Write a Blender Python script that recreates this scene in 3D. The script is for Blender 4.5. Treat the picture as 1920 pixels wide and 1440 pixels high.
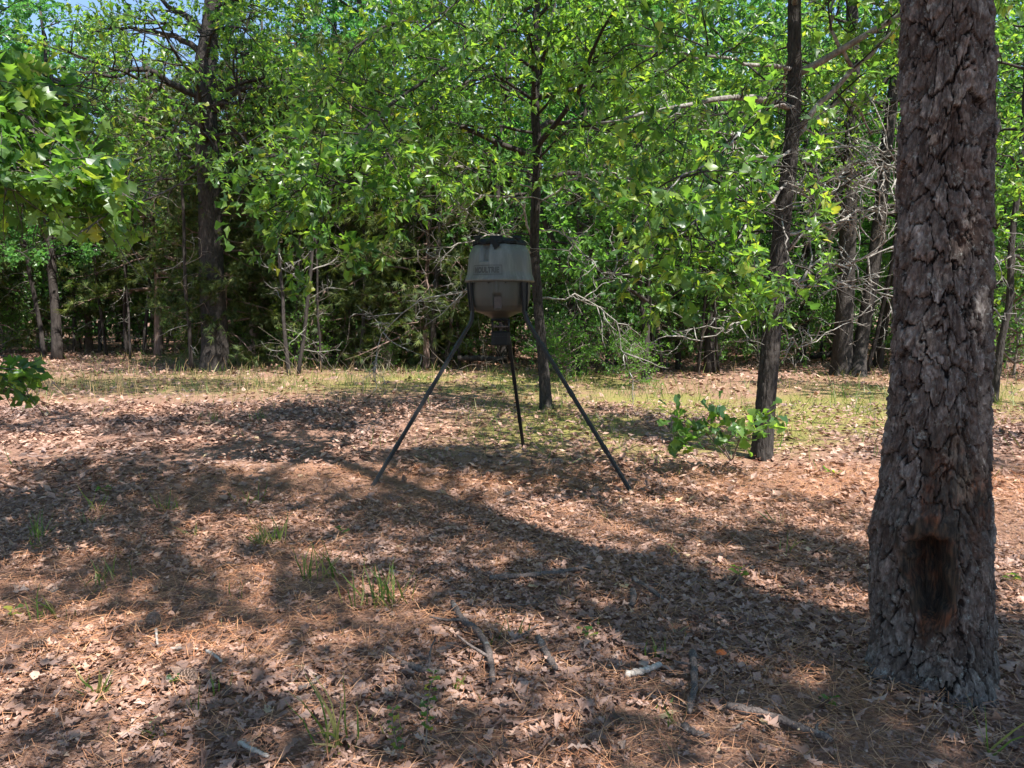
import bpy, math, random
import numpy as np
from mathutils import Vector, Matrix
random.seed(7)
for o in list(bpy.data.objects): bpy.data.objects.remove(o)
SC = bpy.context.scene
COL = SC.collection
PI = math.pi
# ------------------------------------------------------------------ camera, sky, sun, exposure
CAM_H = 1.55; FPX = 1397.0; PITCH = math.radians(5.32)
cd = bpy.data.cameras.new('camera'); cam = bpy.data.objects.new('camera', cd); COL.objects.link(cam)
cam.location = (0, 0, CAM_H); cam.rotation_euler = (PI/2 - PITCH, 0, 0)
cd.sensor_width = 36.0; cd.lens = FPX/1920*36.0; cd.clip_start = 0.05; cd.clip_end = 1200
SC.camera = cam
SUN_EL = math.radians(58); SUN_H = np.array([0.62, -0.785]); SUN_H /= np.linalg.norm(SUN_H)
SUNV = np.array([SUN_H[0]*math.cos(SUN_EL), SUN_H[1]*math.cos(SUN_EL), math.sin(SUN_EL)])
w = bpy.data.worlds.new('World'); SC.world = w; w.use_nodes = True
nt = w.node_tree; nt.nodes.clear()
sky = nt.nodes.new('ShaderNodeTexSky'); sky.sky_type = 'NISHITA'; sky.sun_disc = False
sky.sun_elevation = SUN_EL; sky.sun_rotation = math.atan2(SUN_H[0], SUN_H[1])
sky.air_density = 1.0; sky.dust_density = 0.15; sky.ozone_density = 2.2
bg = nt.nodes.new('ShaderNodeBackground'); bg.inputs['Strength'].default_value = 0.10
ow = nt.nodes.new('ShaderNodeOutputWorld')
nt.links.new(sky.outputs[0], bg.inputs[0]); nt.links.new(bg.outputs[0], ow.inputs[0])
sd = bpy.data.lights.new('sun', 'SUN'); sd.energy = 5.0; sd.angle = math.radians(0.55); sd.color = (1.0, 0.965, 0.915)
so = bpy.data.objects.new('sun', sd); COL.objects.link(so)
so.rotation_euler = Vector(SUNV).to_track_quat('Z', 'Y').to_euler(); so.location = (4, -6, 20)
SC.view_settings.view_transform = 'Standard'; SC.view_settings.look = 'None'
SC.view_settings.gamma = 1.0; SC.view_settings.exposure = 1.38; SC.view_settings.use_curve_mapping = False
SC.render.engine = 'CYCLES'
cy = SC.cycles
cy.max_bounces = 7; cy.diffuse_bounces = 4; cy.glossy_bounces = 2; cy.transmission_bounces = 4; cy.transparent_max_bounces = 4
cy.caustics_reflective = False; cy.caustics_refractive = False
cy.use_denoising = True

# ------------------------------------------------------------------ picture <-> place
CP, SP = math.cos(PITCH), math.sin(PITCH)
def ray(u, v):
    a = (u-960)/FPX; b = (720-v)/FPX
    return np.array([a, CP + b*SP, -SP + b*CP])
def G(u, v, z=0.0):
    d = ray(u, v); t = (z-CAM_H)/d[2]
    return np.array([d[0]*t, d[1]*t, z])
def P(u, v, D):
    d = ray(u, v); t = D/d[1]
    return np.array([d[0]*t, D, CAM_H + d[2]*t])
def project(Q):
    y = Q[:, 1]*CP - (Q[:, 2]-CAM_H)*SP; z = Q[:, 1]*SP + (Q[:, 2]-CAM_H)*CP
    ys = np.where(y > 0.1, y, 0.1)
    return 960 + Q[:, 0]/ys*FPX, 720 - z/ys*FPX, y

# ------------------------------------------------------------------ noise
def h2(i, j, s=0):
    n = (i.astype(np.int64)*374761393 + j.astype(np.int64)*668265263 + int(s)*982451653) & 0xffffffff
    n = ((n ^ (n >> 13))*1274126177) & 0xffffffff
    n = ((n ^ (n >> 16))*2246822519) & 0xffffffff
    return ((n ^ (n >> 15)) & 0xffffff)/float(0xffffff)
def vn(x, y, s=0, per=None):
    i = np.floor(x).astype(np.int64); j = np.floor(y).astype(np.int64)
    fx = x-i; fy = y-j; fx = fx*fx*(3-2*fx); fy = fy*fy*(3-2*fy)
    i0 = i % per if per else i; i1 = (i+1) % per if per else i+1
    a = h2(i0, j, s); b = h2(i1, j, s); c = h2(i0, j+1, s); d = h2(i1, j+1, s)
    return (a*(1-fx)+b*fx)*(1-fy) + (c*(1-fx)+d*fx)*fy
def fbm(x, y, s=0, o=4):
    t = 0; a = 0.5; n = 0
    for k in range(o):
        t = t + a*vn(x*2**k, y*2**k, s+k*17); n += a; a *= 0.5
    return t/n
def voro(x, y, s, per):
    i = np.floor(x).astype(np.int64); j = np.floor(y).astype(np.int64)
    F1 = np.full(x.shape, 9.0); F2 = np.full(x.shape, 9.0); I = np.zeros(x.shape); CX = np.zeros(x.shape); CY = np.zeros(x.shape)
    ID = np.zeros(x.shape, dtype=np.int64)
    for di in (-1, 0, 1):
        for dj in (-1, 0, 1):
            ii = i+di; jj = j+dj; im = ii % per
            px = ii+0.12+0.76*h2(im, jj, s); py = jj+0.12+0.76*h2(im, jj, s+5)
            d = np.sqrt((x-px)**2+(y-py)**2)
            m = d < F1
            F2 = np.where(m, F1, np.minimum(F2, d)); F1 = np.where(m, d, F1)
            CX = np.where(m, px, CX); CY = np.where(m, py, CY); ID = np.where(m, im*10007+jj, ID)
    return F1, F2, ID, x-CX, y-CY
def sst(a, b, x):
    t = np.clip((x-a)/(b-a), 0, 1); return t*t*(3-2*t)
def gh(x, y):
    x = np.asarray(x, float); y = np.asarray(y, float)
    r = np.sqrt(x*x+y*y)
    k = sst(3, 14, r)
    return 0.035*(fbm(x*0.9+31, y*0.9+7, 3, 2)-0.5) + 0.22*k*(fbm(x*0.11+5, y*0.11+9, 11, 2)-0.5)
def ghf(x, y): return float(gh(np.array([x]), np.array([y]))[0])
def GP(u, v, dz=0.0):
    g = G(u, v); z = ghf(g[0], g[1]); g = G(u, v, z); g[2] = ghf(g[0], g[1])+dz; return g

# ------------------------------------------------------------------ mesh building
class Buf:
    def __init__(s): s.V = []; s.Q = []; s.T = []; s.n = 0
    def add(s, V, Q=None, T=None):
        V = np.asarray(V, float).reshape(-1, 3)
        if Q is not None and len(Q): s.Q.append(np.asarray(Q, np.int64).reshape(-1, 4)+s.n)
        if T is not None and len(T): s.T.append(np.asarray(T, np.int64).reshape(-1, 3)+s.n)
        s.V.append(V); s.n += len(V)
    def mesh(s, name, mats, smooth=True, off=(0, 0, 0), attrs=None):
        V = np.concatenate(s.V) - np.asarray(off)
        Q = np.concatenate(s.Q) if s.Q else np.zeros((0, 4), int); T = np.concatenate(s.T) if s.T else np.zeros((0, 3), int)
        me = bpy.data.meshes.new(name)
        me.vertices.add(len(V)); me.vertices.foreach_set('co', V.astype(np.float32).ravel())
        nl = len(Q)*4+len(T)*3
        me.loops.add(nl); me.loops.foreach_set('vertex_index', np.concatenate([Q.ravel(), T.ravel()]).astype(np.int32))
        me.polygons.add(len(Q)+len(T))
        st = np.concatenate([np.arange(len(Q))*4, len(Q)*4+np.arange(len(T))*3])
        me.polygons.foreach_set('loop_start', st.astype(np.int32))
        me.polygons.foreach_set('use_smooth', np.full(len(Q)+len(T), smooth))
        me.update(calc_edges=True); me.validate()
        for m in (mats if isinstance(mats, (list, tuple)) else [mats]): me.materials.append(m)
        for k, a in (attrs or {}).items():
            at = me.attributes.new(k, 'FLOAT', 'POINT'); at.data.foreach_set('value', np.asarray(a, np.float32))
        return me
def link(name, me, parent=None, loc=None, kind=None):
    o = bpy.data.objects.new(name, me); COL.objects.link(o)
    if parent is not None: o.parent = parent
    if loc is not None: o.location = loc
    if kind: o['kind'] = kind
    return o
def tag(o, label, cat, group=None):
    o['label'] = label; o['category'] = cat
    if group: o['group'] = group
    return o
def thing(name, label, cat, loc=(0, 0, 0), group=None):
    o = link(name, None, loc=tuple(loc)); o.empty_display_size = 0.2
    return tag(o, label, cat, group)
def nrm(v): return v/max(1e-9, np.linalg.norm(v))
def nrmA(A): return A/np.maximum(1e-9, np.linalg.norm(A, axis=1))[:, None]
def tube(buf, pts, rad, k=6, cap=True):
    pts = np.asarray(pts, float); n = len(pts)
    t = np.gradient(pts, axis=0); t = nrmA(t)
    ref = np.array([0, 0, 1.0]) if abs(t[0][2]) < 0.9 else np.array([1.0, 0, 0])
    a = np.cross(t, ref); bad = np.linalg.norm(a, axis=1) < 1e-3; a[bad] = np.cross(t[bad], np.array([0, 1.0, 0.1])); a = nrmA(a)
    b = np.cross(t, a)
    ang = np.arange(k)/k*2*PI
    rad = np.broadcast_to(np.asarray(rad, float), (n,))
    V = pts[:, None, :] + rad[:, None, None]*(np.cos(ang)[None, :, None]*a[:, None, :]+np.sin(ang)[None, :, None]*b[:, None, :])
    i = np.arange(n-1)[:, None]*k; j = np.arange(k)[None, :]; j2 = (j+1) % k
    Q = np.stack([i+j, i+j2, i+k+j2, i+k+j], -1).reshape(-1, 4)
    V = V.reshape(-1, 3); T = []
    if cap:
        V = np.concatenate([V, pts[:1], pts[-1:]])
        T = [[n*k, (q+1) % k, q] for q in range(k)] + [[n*k+1, (n-1)*k+q, (n-1)*k+(q+1) % k] for q in range(k)]
    buf.add(V, Q, T)
def box(buf, c, s, R=None):
    V = np.array([[x, y, z] for x in (-.5, .5) for y in (-.5, .5) for z in (-.5, .5)])*np.asarray(s)
    if R is not None: V = V @ np.asarray(R).T
    buf.add(V+np.asarray(c), [[0, 1, 3, 2], [4, 6, 7, 5], [0, 4, 5, 1], [2, 3, 7, 6], [0, 2, 6, 4], [1, 5, 7, 3]])
def smooth_path(ctrl, n):
    c = np.asarray(ctrl, float); m = len(c)
    if m < 3: return np.array([c[0]*(1-t)+c[-1]*t for t in np.linspace(0, 1, n)])
    out = []
    e = np.concatenate([[2*c[0]-c[1]], c, [2*c[-1]-c[-2]]])
    for t in np.linspace(0, m-1-1e-6, n):
        i = int(t); f = t-i; p0, p1, p2, p3 = e[i:i+4]
        out.append(0.5*((2*p1)+(-p0+p2)*f+(2*p0-5*p1+4*p2-p3)*f*f+(-p0+3*p1-3*p2+p3)*f**3))
    return np.array(out)

# ------------------------------------------------------------------ materials
def mat(name):
    m = bpy.data.materials.new(name); m.use_nodes = True
    t = m.node_tree; t.nodes.clear()
    return m, t, (lambda ty, **k: _node(t, ty, k)), t.links.new
def _node(t, ty, k):
    n = t.nodes.new(ty)
    for a, b in k.items():
        if a.startswith('i_'): n.inputs[a[2:].replace('_', ' ')].default_value = b
        else: setattr(n, a, b)
    return n
def ramp(N, stops, interp='LINEAR'):
    r = N('ShaderNodeValToRGB'); cr = r.color_ramp; cr.interpolation = interp
    while len(cr.elements) < len(stops): cr.elements.new(0.5)
    for e, (p, c) in zip(cr.elements, stops): e.position = p; e.color = (*c, 1)
    return r
def mixc(N, L, fac, a, b, mode='MIX'):
    m = N('ShaderNodeMix', data_type='RGBA', blend_type=mode)
    if isinstance(fac, (int, float)): m.inputs[0].default_value = fac
    else: L(fac, m.inputs[0])
    for s, v in ((6, a), (7, b)):
        if isinstance(v, tuple): m.inputs[s].default_value = (*v, 1)
        else: L(v, m.inputs[s])
    return m.outputs[2]
def leaf_mat(name, stops, trans, rough=0.42, tfac=0.42, spec=0.5):
    m, t, N, L = mat(name)
    g = N('ShaderNodeNewGeometry'); oi = N('ShaderNodeObjectInfo')
    ad = N('ShaderNodeMath', operation='ADD'); L(g.outputs['Random Per Island'], ad.inputs[0]); L(oi.outputs['Random'], ad.inputs[1])
    fr = N('ShaderNodeMath', operation='FRACT'); L(ad.outputs[0], fr.inputs[0])
    r = ramp(N, stops); L(fr.outputs[0], r.inputs[0])
    tc = N('ShaderNodeTexCoord'); no = N('ShaderNodeTexNoise', i_Scale=0.7, i_Detail=2.0); L(tc.outputs['Object'], no.inputs['Vector'])
    r2 = ramp(N, [(0.3, (0.72, 0.8, 0.8)), (0.7, (1.2, 1.12, 0.9))]); L(no.outputs['Fac'], r2.inputs[0])
    c = mixc(N, L, 1.0, r.outputs[0], r2.outputs[0], 'MULTIPLY')
    p = N('ShaderNodeBsdfPrincipled', i_Roughness=rough); L(c, p.inputs['Base Color']); p.inputs['Specular IOR Level'].default_value = spec
    tr = N('ShaderNodeBsdfTranslucent'); c2 = mixc(N, L, 1.0, c, trans, 'MULTIPLY'); L(c2, tr.inputs['Color'])
    mx = N('ShaderNodeMixShader'); mx.inputs[0].default_value = tfac
    L(p.outputs[0], mx.inputs[1]); L(tr.outputs[0], mx.inputs[2])
    o = N('ShaderNodeOutputMaterial'); L(mx.outputs[0], o.inputs[0]); return m
def simple(name, c, rough=0.6, bump=0.0, bscale=40, var=0.0, spec=0.5, metal=0.0):
    m, t, N, L = mat(name)
    p = N('ShaderNodeBsdfPrincipled', i_Roughness=rough, i_Metallic=metal); p.inputs['Specular IOR Level'].default_value = spec
    tc = N('ShaderNodeTexCoord'); no = N('ShaderNodeTexNoise', i_Scale=bscale, i_Detail=5.0); L(tc.outputs['Object'], no.inputs['Vector'])
    r = ramp(N, [(0.3, tuple(x*(1-var) for x in c)), (0.7, tuple(min(1, x*(1+var)) for x in c))]); L(no.outputs['Fac'], r.inputs[0])
    L(r.outputs[0], p.inputs['Base Color'])
    if bump:
        b = N('ShaderNodeBump', i_Strength=bump, i_Distance=0.01); L(no.outputs['Fac'], b.inputs['Height']); L(b.outputs[0], p.inputs['Normal'])
    o = N('ShaderNodeOutputMaterial'); L(p.outputs[0], o.inputs[0]); return m
def bark_mat(name, dark, light, scale=(30, 30, 7), lichen=None, bump=0.8, dist=0.02, lich_amt=0.6):
    m, t, N, L = mat(name)
    tc = N('ShaderNodeTexCoord'); mp = N('ShaderNodeMapping'); mp.inputs['Scale'].default_value = scale; L(tc.outputs['Object'], mp.inputs[0])
    n1 = N('ShaderNodeTexNoise', i_Scale=1.0, i_Detail=6.0, i_Roughness=0.65); L(mp.outputs[0], n1.inputs['Vector'])
    v1 = N('ShaderNodeTexVoronoi', feature='DISTANCE_TO_EDGE', i_Scale=0.9); L(mp.outputs[0], v1.inputs['Vector'])
    r = ramp(N, [(0.32, dark), (0.68, light)]); L(n1.outputs['Fac'], r.inputs[0])
    col = r.outputs[0]
    if lichen:
        n2 = N('ShaderNodeTexNoise', i_Scale=5.0, i_Detail=5.0, i_Roughness=0.7); L(tc.outputs['Object'], n2.inputs['Vector'])
        r2 = ramp(N, [(lich_amt, (0, 0, 0)), (lich_amt+0.08, (1, 1, 1))]); L(n2.outputs['Fac'], r2.inputs[0])
        col = mixc(N, L, r2.outputs[0], col, lichen)
    hm = N('ShaderNodeMath', operation='MULTIPLY_ADD'); L(n1.outputs['Fac'], hm.inputs[0]); hm.inputs[1].default_value = 0.6
    cl = N('ShaderNodeMath', operation='MINIMUM'); L(v1.outputs['Distance'], cl.inputs[0]); cl.inputs[1].default_value = 0.3; L(cl.outputs[0], hm.inputs[2])
    b = N('ShaderNodeBump', i_Strength=bump, i_Distance=dist); L(hm.outputs[0], b.inputs['Height'])
    p = N('ShaderNodeBsdfPrincipled', i_Roughness=0.9); p.inputs['Specular IOR Level'].default_value = 0.25
    L(col, p.inputs['Base Color']); L(b.outputs[0], p.inputs['Normal'])
    o = N('ShaderNodeOutputMaterial'); L(p.outputs[0], o.inputs[0]); return m

M = {}
M['leaf_oak'] = leaf_mat('oak_leaf_green', [(0, (0.030, 0.075, 0.026)), (0.4, (0.068, 0.142, 0.040)), (0.8, (0.125, 0.21, 0.052)), (0.96, (0.17, 0.24, 0.045)), (1, (0.26, 0.26, 0.06))], (3.0, 3.0, 1.2), 0.38, 0.5, 0.55)
M['leaf_mid'] = leaf_mat('forest_leaf_green', [(0, (0.030, 0.078, 0.028)), (0.5, (0.066, 0.150, 0.046)), (1, (0.13, 0.235, 0.062))], (2.9, 3.0, 1.4), 0.38, 0.5, 0.55)
M['leaf_far'] = leaf_mat('far_leaf_green', [(0, (0.040, 0.11, 0.032)), (0.5, (0.07, 0.17, 0.045)), (1, (0.115, 0.225, 0.058))], (2.4, 2.9, 1.8), 0.36, 0.44, 0.55)
M['cedar'] = leaf_mat('cedar_green', [(0, (0.035, 0.055, 0.02)), (0.6, (0.06, 0.09, 0.03)), (1, (0.13, 0.15, 0.04))], (2.2, 2.3, 1.0), 0.6, 0.28, 0.25)
M['bush'] = leaf_mat('bush_green', [(0, (0.06, 0.15, 0.02)), (1, (0.14, 0.28, 0.035))], (2.0, 2.3, 1.0), 0.4, 0.45)
M['grass'] = leaf_mat('grass_blades', [(0, (0.07, 0.12, 0.025)), (0.6, (0.13, 0.19, 0.04)), (0.85, (0.24, 0.23, 0.08)), (1, (0.38, 0.30, 0.15))], (1.6, 1.8, 0.9), 0.5, 0.35)
M['straw'] = leaf_mat('dry_stalks', [(0, (0.34, 0.22, 0.12)), (1, (0.5, 0.36, 0.22))], (0.8, 0.7, 0.5), 0.7, 0.2)
M['litter'] = leaf_mat('dry_oak_leaves', [(0, (0.10, 0.055, 0.044)), (0.25, (0.22, 0.128, 0.106)), (0.6, (0.34, 0.205, 0.172)), (0.9, (0.43, 0.275, 0.238)), (0.99, (0.50, 0.34, 0.29)), (1, (0.52, 0.40, 0.25))], (0.9, 0.6, 0.4), 0.62, 0.12, 0.35)
M['needle'] = leaf_mat('fallen_pine_needles', [(0, (0.22, 0.09, 0.05)), (0.5, (0.46, 0.21, 0.12)), (1, (0.64, 0.36, 0.22))], (0.8, 0.5, 0.3), 0.55, 0.1, 0.4)
M['bark_dark'] = bark_mat('dark_oak_bark', (0.012, 0.010, 0.009), (0.062, 0.052, 0.045), (34, 34, 9), (0.20, 0.19, 0.17), 0.9, 0.02, 0.70)
M['bark_grey'] = bark_mat('grey_oak_bark', (0.028, 0.023, 0.020), (0.13, 0.112, 0.10), (26, 26, 6), (0.26, 0.25, 0.23), 0.9, 0.02, 0.62)
M['bark_far'] = bark_mat('far_bark', (0.014, 0.011, 0.010), (0.062, 0.051, 0.044), (12, 12, 3), (0.12, 0.115, 0.10), 0.7, 0.03, 0.64)  # forest shade is put into this colour, darker than the bark itself
M['bark_cedar'] = bark_mat('cedar_bark', (0.10, 0.06, 0.045), (0.27, 0.19, 0.155), (40, 40, 3), None, 0.9, 0.02)
M['bark_lit'] = bark_mat('lit_limb_bark', (0.07, 0.06, 0.052), (0.26, 0.235, 0.21), (30, 30, 14), (0.36, 0.35, 0.32), 0.6, 0.01, 0.55)  # lighter than the trunk: sunlight on these limbs is put into the colour
M['deadwood'] = bark_mat('bare_dead_wood', (0.13, 0.115, 0.10), (0.34, 0.31, 0.27), (40, 40, 20), (0.42, 0.42, 0.38), 0.5, 0.01, 0.55)
M['brushwood'] = bark_mat('brush_twigs', (0.07, 0.055, 0.045), (0.24, 0.20, 0.16), (20, 20, 10), None, 0.4, 0.01)
M['stick'] = bark_mat('fallen_stick', (0.035, 0.027, 0.024), (0.17, 0.135, 0.12), (90, 90, 60), (0.32, 0.31, 0.28), 0.9, 0.006, 0.62)
M['stick_pale'] = bark_mat('bleached_stick', (0.22, 0.19, 0.16), (0.50, 0.44, 0.38), (90, 90, 40), None, 0.5, 0.004)
M['metal'] = simple('dark_powder_coat', (0.014, 0.015, 0.016), 0.55, 0.05, 200, 0.2, spec=0.3)
M['rubber'] = simple('black_plastic', (0.008, 0.009, 0.009), 0.6, spec=0.2)
M['print'] = simple('stencil_print', (0.052, 0.056, 0.05), 0.7)
M['mush'] = simple('orange_cap', (0.75, 0.16, 0.03), 0.5, 0.05, 80, 0.2)
M['cone'] = simple('cone_scale', (0.23, 0.15, 0.11), 0.8, 0.2, 80, 0.4)
def hopper_mat(name, c, dirt):
    m, t, N, L = mat(name)
    tc = N('ShaderNodeTexCoord'); mp = N('ShaderNodeMapping'); mp.inputs['Scale'].default_value = (14, 14, 1.6); L(tc.outputs['Object'], mp.inputs[0])
    n = N('ShaderNodeTexNoise', i_Scale=1.0, i_Detail=6.0, i_Roughness=0.7); L(mp.outputs[0], n.inputs['Vector'])
    r = ramp(N, [(0.45, (0, 0, 0)), (0.75, (1, 1, 1))]); L(n.outputs['Fac'], r.inputs[0])
    c1 = mixc(N, L, r.outputs[0], c, dirt)
    p = N('ShaderNodeBsdfPrincipled', i_Roughness=0.5); L(c1, p.inputs['Base Color'])
    n2 = N('ShaderNodeTexNoise', i_Scale=160.0, i_Detail=2.0); L(tc.outputs['Object'], n2.inputs['Vector'])
    b = N('ShaderNodeBump', i_Strength=0.12, i_Distance=0.002); L(n2.outputs['Fac'], b.inputs['Height']); L(b.outputs[0], p.inputs['Normal'])
    o = N('ShaderNodeOutputMaterial'); L(p.outputs[0], o.inputs[0]); return m
M['lid'] = hopper_mat('weathered_grey_plastic', (0.090, 0.095, 0.085), (0.16, 0.17, 0.152))
M['hopper'] = hopper_mat('olive_grey_plastic', (0.038, 0.041, 0.034), (0.055, 0.052, 0.042))
M['hopper_in'] = simple('recess_plastic', (0.05, 0.035, 0.028), 0.6, 0.1, 60, 0.3)

# ------------------------------------------------------------------ leaf templates
def tmpl(half, fold=0.15, curl=0.0, wave=0.0, s=0):
    h = np.array(half, float); n = len(h); rr = np.random.RandomState(s)
    V = []; T = []; Q = []
    for i, (x, y) in enumerate(h):
        zc = curl*(y-0.3)**2
        wl = wave*rr.randn(); wr = wave*rr.randn()
        jx = 1+0.12*rr.randn() if s else 1
        V += [[0, y, zc], [-x*jx, y+(0.03*rr.randn() if s else 0), zc+fold*x+wl*x*3], [x/jx, y+(0.03*rr.randn() if s else 0), zc+fold*x+wr*x*3]]
    for i in range(n-1):
        a = 3*i; b = a+3
        Q += [[a, b, b+1, a+1], [a, a+2, b+2, b]]
    return np.array(V), np.array(Q), np.zeros((0, 3), int)
LOBE_D = [(0.008, -0.18), (0.012, 0), (0.10, 0.10), (0.24, 0.22), (0.09, 0.32), (0.32, 0.46), (0.36, 0.52), (0.12, 0.58), (0.30, 0.76), (0.27, 0.82), (0.10, 0.84), (0.02, 1.0)]
LOBE_B = [(0.008, -0.12), (0.03, 0), (0.09, 0.2), (0.20, 0.38), (0.17, 0.5), (0.30, 0.66), (0.40, 0.78), (0.30, 0.88), (0.12, 0.93), (0.05, 0.99)]
LOBE_M = [(0.012, 0), (0.22, 0.28), (0.13, 0.42), (0.36, 0.68), (0.2, 0.82), (0.03, 1.0)]
LOBE_L = [(0.01, 0), (0.28, 0.45), (0.16, 0.6), (0.03, 1.0)]
T_BIG = [tmpl(LOBE_D, 0.25, -0.25, 0.05, s) for s in (1, 2, 3)]
T_BJ = [tmpl(LOBE_B, 0.22, -0.2, 0.06, s) for s in (4, 5, 6)]
T_MID = [tmpl(LOBE_M, 0.25, -0.25, 0.05, s) for s in (7, 8)]
nar = lambda h_, k: [(x_*k, y_) for x_, y_ in h_]
T_LIT = [tmpl(nar(LOBE_D, .70), 0.15, 0.3, 0.10, 9), tmpl(nar(LOBE_D, .8), -0.2, -0.35, 0.10, 10), tmpl(nar(LOBE_B, .8), 0.25, 0.4, 0.12, 11), tmpl(nar(LOBE_D, .55), 0.8, -0.4, 0.15, 12), tmpl(nar(LOBE_B, .5), 1.0, 0.4, 0.14, 19)]
T_LITM = [tmpl(LOBE_M, 0.35, 0.4, 0.15, 13), tmpl(LOBE_M, -0.3, -0.4, 0.15, 14), tmpl(LOBE_M, 0.6, 0.2, 0.15, 15)]
T_LITL = [tmpl(LOBE_L, 0.4, 0.3, 0.1, 16), tmpl(LOBE_L, -0.3, -0.4, 0.1, 17)]
T_CUP = (np.array([[0, 0, .08], [-.3, .5, .12], [.28, .45, .16], [0, 1, .15], [0, .5, -.02]]), np.zeros((0, 4), int), np.array([[0, 4, 1], [0, 2, 4], [4, 3, 1], [2, 3, 4]]))
T_LO3 = [tmpl(LOBE_L, 0.25, -0.25, 0.05, 18)]
T_DIA = (np.array([[0, 0, 0], [-.3, .55, .1], [.3, .5, .1], [0, 1, -.08]]), np.zeros((0, 4), int), np.array([[0, 2, 3], [0, 3, 1]]))
_sp = []; _st = []
for q, (a, l) in enumerate([(-.9, .5), (-.6, .75), (-.25, .85), (0, 1), (.3, .85), (.62, .7), (.95, .5)]):
    d = np.array([math.sin(a)*l, math.cos(a)*l+0.1*q % 0.2, 0.12*math.sin(q*2.3)]); nn = np.array([math.cos(a), -math.sin(a), 0])*0.055
    o_ = np.array([0, 0.05*q, 0]); _st.append([len(_sp), len(_sp)+1, len(_sp)+2]); _sp += [o_-nn, o_+nn, o_+d]
T_SPR = (np.array(_sp), np.zeros((0, 4), int), np.array(_st))
def scatter(buf, pos, ax, nm, size, T):
    """copies of a small template, one per leaf"""
    if len(pos) == 0: return
    TV, TQ, TT = T; ax = nrmA(ax); x = nrmA(np.cross(ax, nm)); z = np.cross(x, ax)
    V = pos[:, None, :] + size[:, None, None]*(TV[None, :, 0:1]*x[:, None, :]+TV[None, :, 1:2]*ax[:, None, :]+TV[None, :, 2:3]*z[:, None, :])
    off = (np.arange(len(pos))*len(TV))[:, None, None]
    buf.add(V.reshape(-1, 3), (TQ[None]+off).reshape(-1, 4) if len(TQ) else None, (TT[None]+off).reshape(-1, 3) if len(TT) else None)
def scatter_mix(buf, pos, ax, nm, size, Ts, rng):
    k = rng.randint(0, len(Ts), len(pos))
    for i, T in enumerate(Ts):
        m = k == i; scatter(buf, pos[m], ax[m], nm[m], size[m], T)
def tmesh(name, T, m):
    b = Buf(); b.add(T[0], T[1], T[2]); return b.mesh(name, m, True)
def leaf_objects(parent, base, pos, ax, nm, size, meshes, rng, name='leaf'):
    ax = nrmA(ax); x = nrmA(np.cross(ax, nm)); z = np.cross(x, ax)
    for i in range(len(pos)):
        o = bpy.data.objects.new(name, meshes[rng.randint(len(meshes))]); COL.objects.link(o); o.parent = parent
        s = size[i]; p = pos[i]-base
        o.matrix_basis = Matrix(((x[i][0]*s, ax[i][0]*s, z[i][0]*s, p[0]), (x[i][1]*s, ax[i][1]*s, z[i][1]*s, p[1]), (x[i][2]*s, ax[i][2]*s, z[i][2]*s, p[2]), (0, 0, 0, 1)))
def pick(pos, size, n):
    u, v, y = project(pos)
    sc = np.where((u > 0) & (u < 1920) & (v > 0) & (v < 1440) & (y > 0.3), size/np.maximum(y, .3), 0)
    idx = np.argsort(-sc)[:n]; idx = idx[sc[idx] > 0]
    m = np.zeros(len(pos), bool); m[idx] = True; return m

# ------------------------------------------------------------------ tree growing
def walk(rng, p, d, L, n, wob, grav):
    pts = [np.array(p, float)]; d = nrm(np.array(d, float))
    for i in range(n):
        d = nrm(d + wob*rng.randn(3) + np.array([0, 0, grav])); pts.append(pts[-1]+d*L/n)
    return np.array(pts)
class Leaves:
    def __init__(s): s.p = []; s.a = []; s.n = []; s.s = []
    def twig(s, rng, pts, n, size, up=0.9):
        t = 1-rng.rand(n)**1.5*0.85; f = t*(len(pts)-1); i = np.minimum(f.astype(int), len(pts)-2); w = (f-i)[:, None]
        q = pts[i]*(1-w)+pts[i+1]*w; d = nrm(pts[-1]-pts[0])
        a = nrmA(d*0.7 + 0.75*rng.randn(n, 3) + np.array([0, 0, -0.22])); nn = nrmA(np.array([0, 0, up])+0.55*rng.randn(n, 3)); 
        s.p.append(q+a*size*0.08); s.a.append(a); s.n.append(nn); s.s.append(size*(0.65+0.55*rng.rand(n)))
    def get(s): return np.concatenate(s.p), np.concatenate(s.a), np.concatenate(s.n), np.concatenate(s.s)
def at(pts, t):
    f = t*(len(pts)-1); i = min(int(f), len(pts)-2); return pts[i]*(1-f+i)+pts[i+1]*(f-i), nrm(pts[i+1]-pts[i])
def foliate(rng, limb, twb, LV, nsec=8, lsec=1.2, ntw=5, ltw=0.5, nleaf=10, size=0.13, t0=0.25, grav=-0.03, rsec=0.012, ksides=4, wob=0.16):
    for k in range(nsec):
        t = t0+(1-t0)*(k+rng.rand())/nsec; p, d = at(limb, t)
        side = nrm(np.cross(d, [0, 0, 1])+1e-6)*(1 if k % 2 else -1)
        dd = nrm(d*0.6+side*(0.6+0.5*rng.rand())+np.array([0, 0, 0.5*rng.randn()]))
        L = lsec*(1.1-0.6*t)*(0.6+0.7*rng.rand()); sec = walk(rng, p, dd, L, 5, wob, grav)
        tube(twb, sec, np.linspace(rsec*(1.2-.6*t), 0.003, 6), ksides, False)
        for j in range(ntw):
            q, e = at(sec, 0.2+0.8*(j+rng.rand())/ntw)
            tw = walk(rng, q, nrm(e*0.6+0.7*rng.randn(3)), ltw*(0.5+0.8*rng.rand()), 3, 0.15, grav)
            tube(twb, tw, np.linspace(0.0045, 0.0015, 4), 3, False)
            LV.twig(rng, tw, nleaf, size)
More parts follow.
